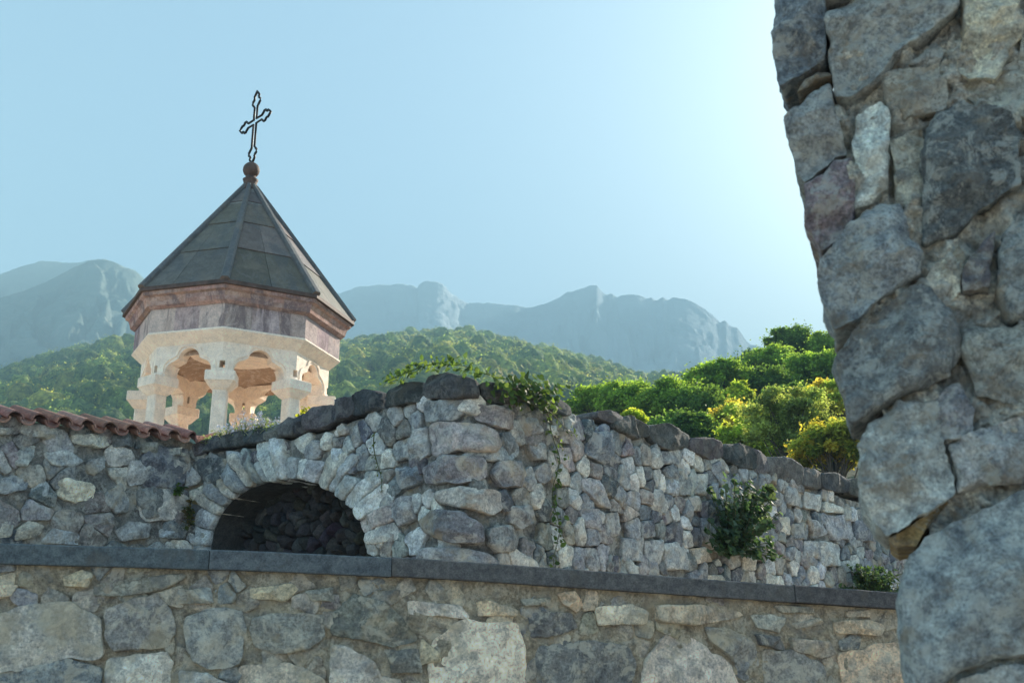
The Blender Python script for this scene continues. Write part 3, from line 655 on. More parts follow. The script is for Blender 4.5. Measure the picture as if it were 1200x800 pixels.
rocks = [([(88, -60), (262, -60), (275, 100), (278, 235), (165, 295), (110, 322), (98, 290), (82, 200)], (.20, .225, .25), .05, 1),
         ([(163, 345), (185, 300), (285, 262), (305, 280), (240, 312)], (.22, .2, .17), .03, 1),
         ([(165, 390), (215, 340), (285, 315), (345, 565), (300, 590), (195, 670), (170, 640), (128, 490), (125, 440)], (.26, .275, .285), .045, 1),
         ([(192, 680), (300, 590), (368, 572), (378, 700), (372, 805), (280, 900), (252, 915), (200, 810)], (.235, .215, .235), .04, 1),
         ([(290, 60), (370, 30), (400, -80), (700, -80), (732, 60), (650, 140), (520, 230), (470, 300), (360, 365), (310, 365), (290, 250)], (.27, .29, .30), .05, 1),
         ([(745, -80), (930, -80), (978, 100), (960, 160), (880, 300), (780, 305), (730, 270), (765, 150)], (.42, .42, .38), .06, 1),
         ([(470, 275), (680, 245), (715, 330), (705, 400), (560, 455), (480, 410)], (.31, .31, .295), .035, 1),
         ([(380, 420), (470, 378), (505, 420), (500, 520), (495, 690), (440, 740), (370, 770), (362, 650), (370, 500)], (.42, .45, .45), .04, 1),
         ([(640, 440), (740, 383), (790, 400), (930, 450), (978, 500), (972, 620), (985, 690), (800, 800), (740, 860), (610, 910), (625, 700), (620, 570)], (.16, .175, .185), .06, 1),
         ([(560, 240), (680, 135), (700, 200), (685, 245), (620, 262)], (.28, .29, .29), .025, 1),
         ([(985, 60), (1180, -20), (1260, 320), (1000, 430), (880, 440), (800, 395), (730, 310), (880, 300), (970, 200)], (.33, .34, .32), .02, 1),
         ([(500, 520), (620, 470), (640, 700), (600, 800), (520, 760), (510, 640)], (.34, .345, .32), .018, 1),
         ([(175, 190), (240, 120), (380, 5), (440, 0), (480, 80), (528, 170), (510, 240), (400, 300), (300, 390), (220, 428), (190, 350), (168, 250)], (.265, .29, .31), .055, 2),
         ([(222, 505), (300, 400), (480, 290), (540, 300), (640, 400), (650, 500), (600, 590), (480, 640), (370, 700), (290, 742), (245, 650), (222, 560)], (.21, .225, .235), .06, 2),
         ([(640, 240), (680, 170), (765, 80), (740, 300), (650, 310)], (.17, .17, .19), .045, 2),
         ([(775, 100), (870, 0), (1000, 0), (1000, 380), (800, 400), (765, 300)], (.23, .25, .26), .035, 2),
         ([(520, 250), (640, 130), (668, 180), (645, 300), (600, 350), (545, 290)], (.42, .42, .39), .02, 2),
         ([(660, 420), (900, 400), (1000, 560), (900, 700), (700, 640), (650, 520)], (.26, .27, .265), .03, 2),
         ([(540, 640), (640, 600), (700, 690), (680, 800), (560, 800)], (.27, .28, .30), .04, 2),
         ([(108, 70), (150, 0), (250, -70), (380, -60), (400, 100), (415, 205), (350, 260), (210, 350), (170, 330), (120, 190)], (.34, .36, .365), .06, 3),
         ([(400, 60), (640, -40), (720, 100), (640, 190), (510, 185), (430, 215)], (.33, .34, .35), .05, 3),
         ([(205, 352), (350, 262), (415, 225), (350, 300), (305, 378), (240, 378)], (.34, .28, .18), .0, 3),
         ([(232, 560), (256, 450), (330, 345), (480, 275), (640, 195), (820, 250), (860, 700), (640, 720), (440, 775), (330, 850), (272, 830), (240, 680)], (.27, .295, .31), .085, 3),
         ([(330, 855), (440, 785), (640, 730), (860, 720), (860, 1000), (290, 1000), (280, 850)], (.33, .35, .36), .05, 3)]
TR = {1: (3.078, (880, 0)), 2: (2.857, (900, 240)), 3: (2.667, (960, 500))}
hp = [PW.poly(p_, *TR[z_]) for p_, _, _, z_ in rocks]
S = np.array(seeds(eu(2.0) - 0.1, ur, 0.9, 4.2, (0.07, 0.18), (0.06, 0.14), 0.3))
for c_, Pp in zip(S, cells(S)):
    if Pp is None or c_[0] < eu(c_[1]) + 0.05 or rng.random() > 0.55: continue
    if any(inpoly(q, np.array([c_[0]]), np.array([c_[1]]))[0] for q in hp): continue
    rock(b, PW, Pp, rng.uniform(0.005, 0.03), 0.08, pal([(.28, .29, .29), (.34, .35, .33), (.24, .25, .26), (.38, .38, .35)]), 60, 14, inset=0.006, rough=0.12, p=3, edge=0.12, oct=5)
v = 3.3
while v > 3.0: v -= 1
S = np.array(seeds(eu(0.5) - .05, ur, 0.0, 1.6, (0.25, 0.42), (0.2, 0.32), 0.2))
for c_, Pp in zip(S, cells(S)):
    if Pp is None or c_[0] < eu(c_[1]) + 0.03 or c_[1] > 1.2: continue
    rock(b, PW, Pp, rng.uniform(0.03, 0.06), 0.1, pal(GREYS), 60, 14, inset=0.006, rough=0.06)
for (p_, c, h, z_), P in zip(rocks, hp):
    c = tuple(.275 * (np.array(c) / .275) ** 1.6)
    big = z_ == 3 and len(p_) > 10
    lft = P[:, 0].min() < eu(P[:, 1].mean()) + 0.02
    rock(b, PW, P, h * 1.1, 0.42 if lft else 0.14, c, 240, 70, inset=0.006, rough=0.04 if big else 0.085, p=4.5 if big else 13, facets=3 if big else 6, blur=0.015 if big else 0.005, edge=0.03 if big else 0.055, tilt=0.04 if big else 0.22, oct=7, taper=0.12)
# hidden edge stones above and below the frame
for v0, v1 in ((3.42, 3.75), (3.75, 4.1), (0.05, 0.5), (0.5, 0.95)):
    e = eu((v0 + v1) / 2); rock(b, PW, [(e - .1, v0), (e + .3, v0), (e + .32, v1), (e - .12, v1)], .06, .42, (.24, .26, .28), 80, 20, rough=.05)
b.build('masonry', M_NEAR, jamb)
# ============================================================= bell tower
A = on_depth(281.0, 374.5, 22.0); TX, TY = A[0], A[1]
bear = math.atan2(TX, TY)
tc_ = np.array([-math.sin(bear), -math.cos(bear)]); rt_ = np.array([math.cos(bear), -math.sin(bear)])
def octp(r, z, rot=-8.0, k0=0, n=8):
    out = []
    for k in range(n):
        th = R(rot + 45 * (k + k0)); d = tc_ * math.cos(th) + rt_ * math.sin(th); out.append((TX + r * d[0], TY + r * d[1], z))
    return np.array(out)
PXM = 22.0 / F
zy = lambda py: z_at(TY, py)
tower = thing('bell_tower', 'cream stone octagonal bell tower with open arcade and dark pyramid roof', 'bell tower', (TX, TY, 0))
def ring(buf, secs, col, closed=True, rot=-8.0, sub=1):
    """stack of octagons [(r,z),...] with flat faces"""
    for k in range(8):
        for (r0, z0), (r1, z1) in zip(secs[:-1], secs[1:]):
            a = octp(r0, z0, rot); c_ = octp(r1, z1, rot); j = (k + 1) % 8
            cc = col() if callable(col) else col
            for q in range(sub):
                f0, f1 = q / sub, (q + 1) / sub; L = lambda A_, f: A_[k] * (1 - f) + A_[j] * f
                if callable(col): cc = col()
                buf.add([L(a, f0), L(a, f1), L(c_, f1), L(c_, f0)], [(0, 1, 2, 3)], c=cc)
def capo(buf, r, z, col, up=True, rot=-8.0):
    P = octp(r, z, rot); buf.poly(P if up else P[::-1], col)
RE = 131.5 * PXM; RB = 117 * PXM; RA = 106 * PXM; RC = 101 * PXM
z_e = zy(374.5); z_ct = zy(376.5); z_cb = zy(393); z_bb = zy(419); z_fb = zy(431); z_sp = zy(465); z_ap = zy(213)
# roof shell
b = Buf(); sc_ = 9
for k in range(8):
    a = octp(RE, z_e + 0.03)
    j = (k + 1) % 8; apx = np.array([TX, TY, z_ap]); 
    lim = 0.965; n = 4; bounds = np.array([0, .30, .56, .78, lim])
    for i in range(n):
        f0, f1 = bounds[i], bounds[i + 1]
        nb = 2 if i < 2 else 1
        sh = pal([(.15, .135, .125), (.16, .146, .135), (.138, .126, .12)], .05)
        for q in range(nb):
            g0, g1 = q / nb, (q + 1) / nb
            if k % 2 and nb == 2: g0, g1 = (0, .38) if q == 0 else (.38, 1)
            pt = lambda g, f, lift: (a[k] * (1 - g) + a[j] * g) * (1 - f) + apx * f + np.array([0, 0, lift])
            nn = np.cross(a[j] - a[k], apx - a[k]); nn /= np.linalg.norm(nn)
            if nn[2] < 0: nn = -nn
            lw = 0.022; e0 = nn * lw; e1 = nn * 0.004; gg = 0.003
            cc = sh * (1 + rng.normal() * .06)
            if k in (1,): cc = cc * 1.0
            V = [pt(g0 + gg, f0, 0) + e0, pt(g1 - gg, f0, 0) + e0, pt(g1 - gg, f1, 0) + e1, pt(g0 + gg, f1, 0) + e1,
                 pt(g0 + gg, f0, 0) - e0, pt(g1 - gg, f0, 0) - e0, pt(g1 - gg, f1, 0) - e0, pt(g0 + gg, f1, 0) - e0]
            b.add(V, [(0, 1, 2, 3), (7, 6, 5, 4), (0, 4, 5, 1), (1, 5, 6, 2), (3, 2, 6, 7), (0, 3, 7, 4)], c=cc)
ring(b, [(RE - .03, z_e + .01), (.06, z_ap - .05)], (.2, .2, .2))      # mortar bed beneath the slabs, light joints
roof = b.build('roof', M_ROOF, tower, smooth=False)
for k in range(8):
    a = octp(RE + .01, z_e + .05)[k]; apx = np.array([TX, TY, z_ap + .02]); d = apx - a; L = np.linalg.norm(d); d /= L
    rad = np.array([a[0] - TX, a[1] - TY, 0]); rad /= np.linalg.norm(rad); sd_ = np.cross(d, rad); sd_ /= np.linalg.norm(sd_); nn = np.cross(sd_, d); nn = nn if nn[2] > 0 else -nn
    bb = Buf(); prof = [(-.085, -.05), (-.085, .02), (-.05, .06), (.05, .06), (.085, .02), (.085, -.05)]
    G = []
    for f in np.linspace(0, .95, 9):
        w_ = 1 - .45 * f; G.append([a + d * L * f + sd_ * x * w_ + nn * y_ for x, y_ in prof])
    G = np.array(G); G = np.concatenate([G, G[:, :1]], 1); bb.grid(G, (.11, .115, .125)); bb.add(G[0, :-1], T=[(0, i, i + 1) for i in range(1, 5)], c=(.15, .12, .11))
    bb.build('hip_rib', M_ROOF, roof, smooth=False)
b = Buf(); ring(b, [(RE + .025, z_e + .045), (RE + .03, z_e - .03), (RE - .12, z_e - .04)], (1, 1, 1)); b.build('eave_trim', M_RUST, tower, smooth=False)
# cornice
b = Buf(); cc = lambda: pal([(.27, .20, .175), (.31, .235, .21), (.245, .185, .17)], .06)
ring(b, [(RE - .03, z_e - .028), (RE - .04, z_e - .10), (RE - .10, z_e - .13), (RB + .12, z_cb + .13), (RB + .10, z_cb + .05), (RB + .015, z_cb)], cc, sub=2)
capo(b, RE - .03, z_e - .028, (.25, .2, .18)); b.build('cornice', M_BELT, tower, smooth=False)
b = Buf(); bc = lambda: pal([(.33, .29, .28), (.26, .235, .245), (.38, .34, .32), (.29, .265, .27)], .08)
ring(b, [(RB, z_cb + .02), (RB, z_bb)], bc, sub=3); b.build('drum_band', M_BELT, tower, smooth=False)
# arcade: flared band, eight trefoil panels
CR = (.72, .60, .49)
b = Buf(); ring(b, [(RB + .012, z_bb + .015), (RB + .028, z_bb - .02), (RB + .0, z_bb - .05), (RA + .0, z_fb)], CR, sub=1)
b.add([(TX, TY, z_bb)], c=CR) if False else None
capo(b, RB + .0, z_bb + .014, CR); b.build('flared_band', M_CREAM, tower, smooth=False)
Rn = RA; side = 2 * Rn * math.sin(R(22.5)); hs = side / 2; Hh = z_fb - z_sp
def arcpts(cx, cy, r, a0, a1, n): return [(cx + r * math.cos(R(a)), cy + r * math.sin(R(a))) for a in np.linspace(a0, a1, n)]
def trefoil(hw, top, r):
    """half outline from the right springing over to the left"""
    s_ = hw / 0.52
    right = [(hw, -.0)] + arcpts(.30 * s_, .10 * s_, .20 * s_, -15, 78, 9) + arcpts(0, top - .235 * s_, .235 * s_, 8, 90, 10)
    left = [(-x, y) for x, y in right[::-1]][1:]
    return right + left
from mathutils import geometry as mg
for k in range(8):
    a = octp(Rn, z_sp)[k]; c_ = octp(Rn, z_sp)[(k + 1) % 8]; mid = (a + c_) / 2; t_ = (c_ - a) / np.linalg.norm(c_ - a); nrm = np.array([mid[0] - TX, mid[1] - TY, 0]); nrm /= np.linalg.norm(nrm)
    tf = trefoil(.50, z_sp * 0 + .53, .2)
    out = [(-hs, Hh), (-hs, .24), (-hs + .055, .24), (-hs + .055, .10), (-hs, .10), (-hs, 0)] + [(x, y) for x, y in tf[::-1]] + [(hs, 0), (hs, .10), (hs - .055, .10), (hs - .055, .24), (hs, .24), (hs, Hh)]
    tess = mg.tessellate_polygon([[Vector((x, y, 0)) for x, y in out]]); TH = .30; n = len(out)
    def P3(x, y, dpt): sx = x * (1 - dpt / Rn * .92) if abs(x) > .40 else x; return mid + t_ * sx - nrm * dpt + np.array([0, 0, y])
    fr = [P3(x, y, 0) for x, y in out]; bk = [P3(x, y, TH) for x, y in out]
    bb = Buf(); T = []
    for tr in tess: T += [tuple(tr), tuple(i + n for i in tr[::-1])]
    # fix orientation
    v0, v1, v2 = [np.array(fr[i]) for i in T[0]]
    if np.dot(np.cross(v1 - v0, v2 - v0), nrm) < 0: T = [t3[::-1] for t3 in T]
    Q = [(i, (i + 1) % n, n + (i + 1) % n, n + i) for i in range(n)]
    cl = np.array(CR) * (1 + rng.normal() * .03)
    bb.add(fr + bk, Q, T, cl)
    # raised hood moulding following the lobes, set proud of the face
    hood = [(x * 1.22, y * 1.16 + .05) for x, y in tf]
    hood2 = [(x * 1.36, y * 1.24 + .05) for x, y in tf]
    m_ = len(hood)
    ho = [mid + t_ * np.clip(x, -hs + .07, hs - .07) + nrm * .022 + np.array([0, 0, min(y, Hh - .03)]) for x, y in hood]; hi = [mid + t_ * np.clip(x * .86, -hs + .05, hs - .05) + nrm * .022 + np.array([0, 0, min(y * .90, Hh - .04)]) for x, y in hood]
    bo = [p - nrm * .03 for p in ho]; bi = [p - nrm * .03 for p in hi]
    G = np.array([bi, hi, ho, bo]); 
    bb.grid(G, cl * 1.02)
    bb.build('arch_panel', M_CREAM, tower, smooth=False)
# ceiling: shallow dome of warm stone
b = Buf(); G = []
for i, f in enumerate(np.linspace(0, 1, 9)):
    rr = (RA - .25) * math.cos(f * math.pi / 2); zz = z_sp + .42 + .5 * math.sin(f * math.pi / 2); G.append([(TX + rr * math.cos(q), TY + rr * math.sin(q), zz) for q in np.linspace(0, 2 * math.pi, 33)])
b.grid(np.array(G), (.30, .21, .15)); b.build('ceiling', M_CREAM, tower)
# columns and capitals
z_b0 = z_sp - 2.6
for k in range(8):
    th = R(-8 + 45 * k); d = np.array([*(tc_ * math.cos(th) + rt_ * math.sin(th)), 0]); s_ = np.array([-d[1], d[0], 0]); base = np.array([TX, TY, 0]) + d * (RC - .02)
    def sq(w_, z, ch=0.0):
        if ch <= 0: P = [(-1, -1), (1, -1), (1, 1), (-1, 1)]; return [base + d * x * w_ + s_ * y * w_ + np.array([0, 0, z]) for x, y in P]
        c1 = 1 - ch; P = [(-c1, -1), (c1, -1), (1, -c1), (1, c1), (c1, 1), (-c1, 1), (-1, c1), (-1, -c1)]
        return [base + d * x * w_ + s_ * y * w_ + np.array([0, 0, z]) for x, y in P]
    def loft(secs, col, name, par):
        bb = Buf(); G = np.array(secs); G = np.concatenate([G, G[:, :1]], 1); bb.grid(G[::-1].transpose(0, 1, 2), col); m_ = len(secs[0])
        bb.poly(secs[0], col); bb.poly(secs[-1][::-1], col); return bb.build(name, M_CREAM, par, smooth=False)
    ct = np.array(CR) * (1 + rng.normal() * .05)
    wd = .27
    loft([sq(wd - .01, z_sp + .012, .06), sq(wd, z_sp - .0, .06), sq(wd, z_sp - .17, .06), sq(wd - .02, z_sp - .185, .06), sq(.17, z_sp - .29, .1), sq(.135, z_sp - .32, .2)], ct, 'capital', tower)
    ct2 = ct * np.array([.96, .95, .94])
    loft([sq(.13, z_sp - .31, .18), sq(.14, z_b0 + .3, .18), sq(.14, z_b0, .18)], ct2, 'column', tower)
# plinth and church body below, hidden by the walls from here
b = Buf(); ring(b, [(RB, z_b0 + .01), (RB, z_b0 - .35), (RB - .1, z_b0 - .4), (RB - .1, 0.0)], lambda: pal([(.42, .36, .31), (.36, .31, .28)], .05), sub=2); capo(b, RB, z_b0 + .01, CR); b.build('plinth', M_BELT, tower, smooth=False)
# finial and cross
def lathe(buf, prof, x, y, n=28, c=(1, 1, 1)):
    G = np.array([[(x + r * math.cos(a), y + r * math.sin(a), z) for a in np.linspace(0, 2 * math.pi, n + 1)] for r, z in prof]); buf.grid(G[::-1], c)
zb = zy(199.5); rb = 9.6 * 25.0 / F * .93
b = Buf(); prof = [(.17, z_ap - .34), (.185, z_ap - .22), (.16, z_ap - .12), (.135, z_ap - .06), (.15, z_ap - .0), (.165, zb - rb * 1.3), (.12, zb - rb * 1.12), (.10, zb - rb * .86)] + [(rb * math.cos(a), zb + rb * math.sin(a)) for a in np.linspace(R(-52), R(88), 16)] + [(0, zb + rb)]
lathe(b, prof, TX, TY); 
b.build('finial', M_RUST, tower)
z0, z1 = zb + rb - .02, zy(107); zc = zy(143) + .01; Lu = z1 - zc; Ld = zc - z0; HA = (z1 - z0) * .355; hw = .055
# arm direction: right end swings towards the viewer
ad = rt_ * math.cos(R(60)) + tc_ * math.sin(R(60))
def endp(L, s_=1.0):
    k = s_; return [(L - .40 * k, hw), (L - .36 * k, .10 * k), (L - .30 * k, .155 * k), (L - .235 * k, .15 * k), (L - .20 * k, .10 * k), (L - .165 * k, .085 * k), (L - .12 * k, .10 * k), (L - .07 * k, .06 * k), (L, 0)]
def arm(L, ang, s_):
    e = endp(L, s_); e = e + [(a_, -b_) for a_, b_ in e[-2::-1]]; ca, sa = math.cos(ang), math.sin(ang)
    return [(a_ * ca - b_ * sa, a_ * sa + b_ * ca) for a_, b_ in e]
out = []
for L, ang, s_ in ((HA, 0, .85), (Ld, -math.pi / 2, .95), (HA, math.pi, .85), (Lu, math.pi / 2, .95)): out += arm(L, ang, s_)
out2 = []
for i, p in enumerate(out):
    q = out[(i + 1) % len(out)]; m_ = max(1, int(math.hypot(q[0] - p[0], q[1] - p[1]) / .06)); out2 += [(p[0] + (q[0] - p[0]) * f / m_, p[1] + (q[1] - p[1]) * f / m_) for f in range(m_)]
# insert inner corners where arms meet
P = []
for i, p in enumerate(out): P.append(p)
corners = {0: None}
ordered = []
segs = [arm(HA, 0, .85)[::-1], arm(Ld, -math.pi / 2, .95)[::-1], arm(HA, math.pi, .85)[::-1], arm(Lu, math.pi / 2, .95)[::-1]]
cn_ = [(hw, -hw), (-hw, -hw), (-hw, hw), (hw, hw)]
loop = []
for sg, c_ in zip([segs[0], segs[1], segs[2], segs[3]], cn_): loop += sg + [c_]
# each segment reversed runs from its -side to its +side? keep the loop consistent by angle check
loop = []
for L, ang, s_, c_ in ((HA, 0, .85, (hw, -hw)), (Ld, -math.pi / 2, .95, (-hw, -hw)), (HA, math.pi, .85, (-hw, hw)), (Lu, math.pi / 2, .95, (hw, hw))): loop += arm(L, ang, s_) + [c_]
P3 = np.array([(TX + ad[0] * x, TY + ad[1] * x, zc + y) for x, y in loop])
b = Buf(); b.tube(P3, .026, 8, closed=True)
b.build('cross', M_IRON, tower)
# ============================================================= leaves
def leaves(buf, C, size, col, colj=0.15, asp=0.55, up=0.3, fold=0.15, rs=None):
    """many small leaf faces: two triangles folded along the midrib"""
    n = len(C); d = rng.normal(size=(n, 3)); d[:, 2] = d[:, 2] * .6 - .1; d /= np.linalg.norm(d, axis=1)[:, None]
    nn = rng.normal(size=(n, 3)); nn[:, 2] += up * 3; s_ = np.cross(d, nn); s_ /= np.linalg.norm(s_, axis=1)[:, None] + 1e-9; u = np.cross(s_, d)
    L = (size * rng.uniform(.6, 1.25, n))[:, None]
    a = C; t = C + d * L; m = C + d * L * .5; l = m + s_ * L * asp * .5 + u * L * fold; r = m - s_ * L * asp * .5 + u * L * fold
    V = np.stack([a, l, t, r], 1).reshape(-1, 3); k = np.arange(n)[:, None] * 4
    T = np.concatenate([k + np.array([0, 2, 1]), k + np.array([0, 3, 2])])
    col = np.asarray(col, float); col = col if col.ndim == 2 else np.tile(col, (n, 1))
    cj = col * (1 + rng.normal(size=(n, 1)) * colj); buf.add(V, T=T, c=np.repeat(np.clip(cj, .005, .9), 4, 0))
def sph(n): v = rng.normal(size=(n, 3)); return v / np.linalg.norm(v, axis=1)[:, None]
# ---- trees beyond the wall
SPECIES = {
 'green': dict(cols=[(.085, .135, .030), (.105, .160, .034), (.065, .110, .028)], leaf=.20),
 'dark': dict(cols=[(.045, .080, .024), (.055, .095, .028), (.035, .065, .022)], leaf=.20),
 'lime': dict(cols=[(.14, .18, .030), (.17, .19, .034), (.11, .15, .030)], leaf=.19),
 'olive': dict(cols=[(.095, .125, .050), (.12, .145, .058), (.075, .10, .042)], leaf=.15),
 'gold': dict(cols=[(.16, .145, .03), (.10, .11, .025), (.07, .09, .022), (.20, .17, .035), (.11, .125, .03)], leaf=.19),
 'tawny': dict(cols=[(.19, .19, .04), (.22, .19, .045), (.12, .16, .035)], leaf=.19)}
bases = []
def tree(label, px, ptop, wpx, depth, kind, hcrown=1.0, nL=9000, H=None, cat='tree'):
    top = on_depth(px, ptop, depth); rx = wpx / 2 * depth / F; rz = rx * hcrown; H = H or (rz * 2 + rx * .7 + 1.0)
    base = top - np.array([0, 0, H]); root = thing('broadleaf_tree', label, cat, base, 'trees beyond the wall'); bases.append(base)
    sp_ = SPECIES[kind]; cz = top[2] - rz; cen = np.array([top[0], top[1], cz]); ls = sp_['leaf'] * (depth / 55) ** .5
    # limbs
    tb = Buf(); tips = []; nl = 74
    tr_top = cen + np.array([0, 0, -.2 * rz]); wob = rng.normal(size=(6, 3)) * .05 * rx; wob[0] = 0
    tp = np.array([base + (tr_top - base) * f for f in np.linspace(0, 1, 6)]) + wob; tb.tube(tp, np.linspace(.055 * rx + .07, .03 * rx + .03, 6), 8)
    dirs = sph(nl); dirs[:, 2] = np.abs(dirs[:, 2]) * 1.0 - .42 * (rng.random(nl) < .55); dirs /= np.linalg.norm(dirs, axis=1)[:, None]
    for d in dirs:
        rr = rng.uniform(.55, 1.02); tip = cen + d * np.array([rx, rx, rz]) * rr; s0 = tp[rng.integers(2, 6)]; md = (s0 + tip) / 2 + rng.normal(size=3) * .08 * rx + np.array([0, 0, .06 * rx])
        tb.tube([s0, md, tip], [.018 * rx + .02, .011 * rx + .01, .01], 5, cap=False); tips.append(tip)
    tips = np.array(tips + [cen + sph(1)[0] * np.array([rx, rx, rz]) * .35 for _ in range(10)])
    cl = Buf(); per = nL // len(tips)
    for i, tpp in enumerate(tips):
        r_ = rx * rng.uniform(.12, .30); k = int(per * rng.uniform(.6, 1.4)); v = sph(k) * (rng.random((k, 1)) ** .42) * r_ * np.array([1, 1, .72]) * (1 + .9 * (rng.random((k, 1)) < .10)); 
        v *= 1 + .8 * perlin((v + tpp) * 3.2 / max(rx * .35, .3))[:, None]
        col = 2.1 * np.array(sp_['cols'][rng.integers(len(sp_['cols']))]) * rng.uniform(.8, 1.2); leaves(cl, tpp + v, ls, col, .22)
    tb.build('trunk', M_BARK, root); cl.build('crown', M_LEAF, root, smooth=False)
TREES = [
 ('dark feathery tree highest on the slope against the sky', 925, 384, 62, 92, 'dark', .8),
 ('dark tree at the skyline touching the edge of the near boulders', 968, 390, 54, 88, 'green', .9),
 ('round bright green tree standing alone at the head of the hedge', 838, 420, 74, 66, 'green', .95),
 ('mid green tree just below the highest dark feathery tree', 905, 408, 74, 80, 'green', .8),
 ('small dark tree tucked between the round tree and the slope', 878, 414, 50, 86, 'dark', .9),
 ('bright green tree under the skyline beside the near boulders', 956, 412, 86, 72, 'green', .7),
 ('dense dark tree on the slope right of the round tree', 895, 434, 80, 66, 'dark', .7),
 ('lime green tree with upright lit twigs right of the round tree', 864, 448, 34, 60, 'lime', 1.3),
 ('low bushy green tree at the far end of the hedge', 698, 455, 60, 62, 'green', .6),
 ('bushy green tree second from the far end of the hedge', 738, 450, 76, 60, 'green', .65),
 ('bushy green tree in the middle of the hedge', 782, 448, 82, 58, 'green', .75),
 ('bushy darker tree at the foot of the round tree', 822, 458, 80, 56, 'dark', .9),
 ('pale yellow leaved tree with tawny top below the round tree', 858, 472, 76, 50, 'tawny', .85),
 ('yellow green bush peeping just over the wall coping', 742, 483, 22, 40, 'lime', .8),
 ('lime tree low between the hedge and the olive toned tree', 872, 494, 64, 44, 'lime', .9),
 ('shaded green tree behind the olive toned tree', 918, 452, 70, 54, 'dark', .9),
 ('large olive toned tree with fine leaves in front of the slope', 925, 456, 112, 38, 'olive', .95),
 ('yellowing tree with tawny crown tips beside the near boulders', 975, 448, 60, 46, 'tawny', .9),
 ('golden leaved autumn tree rising right behind the wall', 974, 494, 84, 31, 'gold', .8),
 ('low dark green tree behind the wall coping under the hedge', 800, 488, 84, 46, 'dark', .6),
 ('tall green tree partly behind the near boulders', 1010, 396, 90, 70, 'green', .9),
 ('green tree mostly behind the boulders below the skyline', 1035, 440, 100, 56, 'green', .9),
]
for lb, px, pt_, w_, dp, kd, hc in TREES:
    tree(lb, px, pt_, w_, dp, kd, hc, nL=34000 if dp < 50 else 22000)
# ============================================================= terrain
M_GROUND = plain_mat('pale_bounce_ground', (.54, .44, .34), .95, 0, .4, .6, .5, .2)  # pale warm ground colour, chosen to bounce sunlight onto walls and tower
M_FLOOR = plain_mat('slope_floor', (.06, .075, .03), .95, 0, .4, .3, .5, .3)
def mount_mat(name, c1, c2, c3, sc):
    m, t, b_ = newmat(name); tc = t.nodes.new('ShaderNodeTexCoord').outputs['Object']
    n1 = noise(t, tc, sc, 9, .65, .4); n2 = noise(t, tc, sc * 7, 8, .7, .2)
    c = mixc(t, ramp(t, n1, [(.42, (0, 0, 0)), (.6, (1, 1, 1))]), c1, c2); c = mixc(t, ramp(t, n2, [(.5, (0, 0, 0)), (.66, (.8, .8, .8))]), c, c3)
    t.links.new(c, b_.inputs['Base Color']); b_.inputs['Roughness'].default_value = 1; b_.inputs['Specular IOR Level'].default_value = 0
    bp = N(t, 'ShaderNodeBump', Strength=1.0, Distance=12.0); t.links.new(n2, bp.inputs['Height']); t.links.new(bp.outputs[0], b_.inputs['Normal']); return m
M_MNT = mount_mat('mountain_forest_hazed', (.14, .19, .18), (.18, .23, .21), (.26, .28, .25), .006)  # forest colours paled and blued, part of the haze is painted in
M_ROCK = mount_mat('mountain_rock_hazed', (.32, .38, .42), (.38, .43, .47), (.27, .33, .36), .004)  # rock albedo lifted to pale blue, distance haze put into the colour
b = Buf(); us = np.linspace(-2400, 2400, 90); ys = np.linspace(-540, 2400, 70); U, V = np.meshgrid(us, ys, indexing='ij')
b.grid(np.stack([U, V, np.zeros_like(U)], -1), (1, 1, 1)); b.build('ground', M_GROUND, kind='structure')
def terrain(prof, dist, foot, zfoot, cols, rows, gully, mat, name, back=0.35, pw=1.0, nf=5.0, px0=-900, px1=2100, jag=0.0, seed=0):
    px = np.linspace(px0, px1, cols); pr_ = np.array(prof, float); py = np.interp(px, pr_[:, 0], pr_[:, 1]); py = py - jag * np.clip(ridged(np.stack([px * .045, px * 0 + seed, px * 0], 1), 3, .6), -1, 1.5)
    G = []; dd = np.interp(px, [p[0] for p in dist], [p[1] for p in dist]) if isinstance(dist, list) else np.full(cols, float(dist))
    rid = np.array([on_hdist(px[i], py[i], dd[i]) for i in range(cols)])
    ux = rid[:, 0] / dd; uy = rid[:, 1] / dd
    ss = np.concatenate([-np.linspace(1, .05, 12), np.linspace(0, 1, rows) ** 1.25]); G = np.zeros((len(ss), cols, 3))
    az = np.arctan2(ux, uy)
    for r_, s_ in enumerate(ss):
        if s_ >= 0: d = dd + (foot - dd) * s_; z = zfoot + (rid[:, 2] - zfoot) * (1 - s_) ** pw; am = gully * rid[:, 2] * (s_ ** .8) * (1 - s_) * 2.2
        else: d = dd * (1 + back * -s_); z = rid[:, 2] * (1 + s_); am = gully * rid[:, 2] * -s_ * (1 + s_)
        q = np.stack([az * nf * 3, np.full(cols, d.mean() / dd.mean() * nf * 1.3), np.full(cols, seed + .5)], 1); q[:, 0] += .5 * perlin(q * 1.7); q[:, 1] += .8 * perlin(q * 1.1 + 5)
        z = z - am * np.clip(1.1 - ridged(q, 6, .55) * .8, 0, 3)
        z = z + .0016 * rid[:, 2] * fbm(q * 22, 4, .6) * (1 if s_ < .6 else .5)
        G[r_] = np.stack([ux * d, uy * d, np.maximum(z, .0) + .02], 1)
    b = Buf(); b.grid(G, (1, 1, 1)); o = b.build(name, mat, kind='structure', smooth=True); return G
HILL = [(-900, 400), (-500, 410), (-200, 436), (0, 434), (60, 413), (120, 400), (165, 392), (230, 386), (300, 392), (400, 401), (450, 393), (500, 387), (540, 386), (590, 394), (640, 405), (690, 418), (725, 432), (760, 441), (800, 438), (850, 436), (900, 442), (1000, 450), (1200, 440), (1500, 430), (2100, 430)]
HILL = [(a, c_ + (17 if a < 180 else 12)) for a, c_ in HILL]
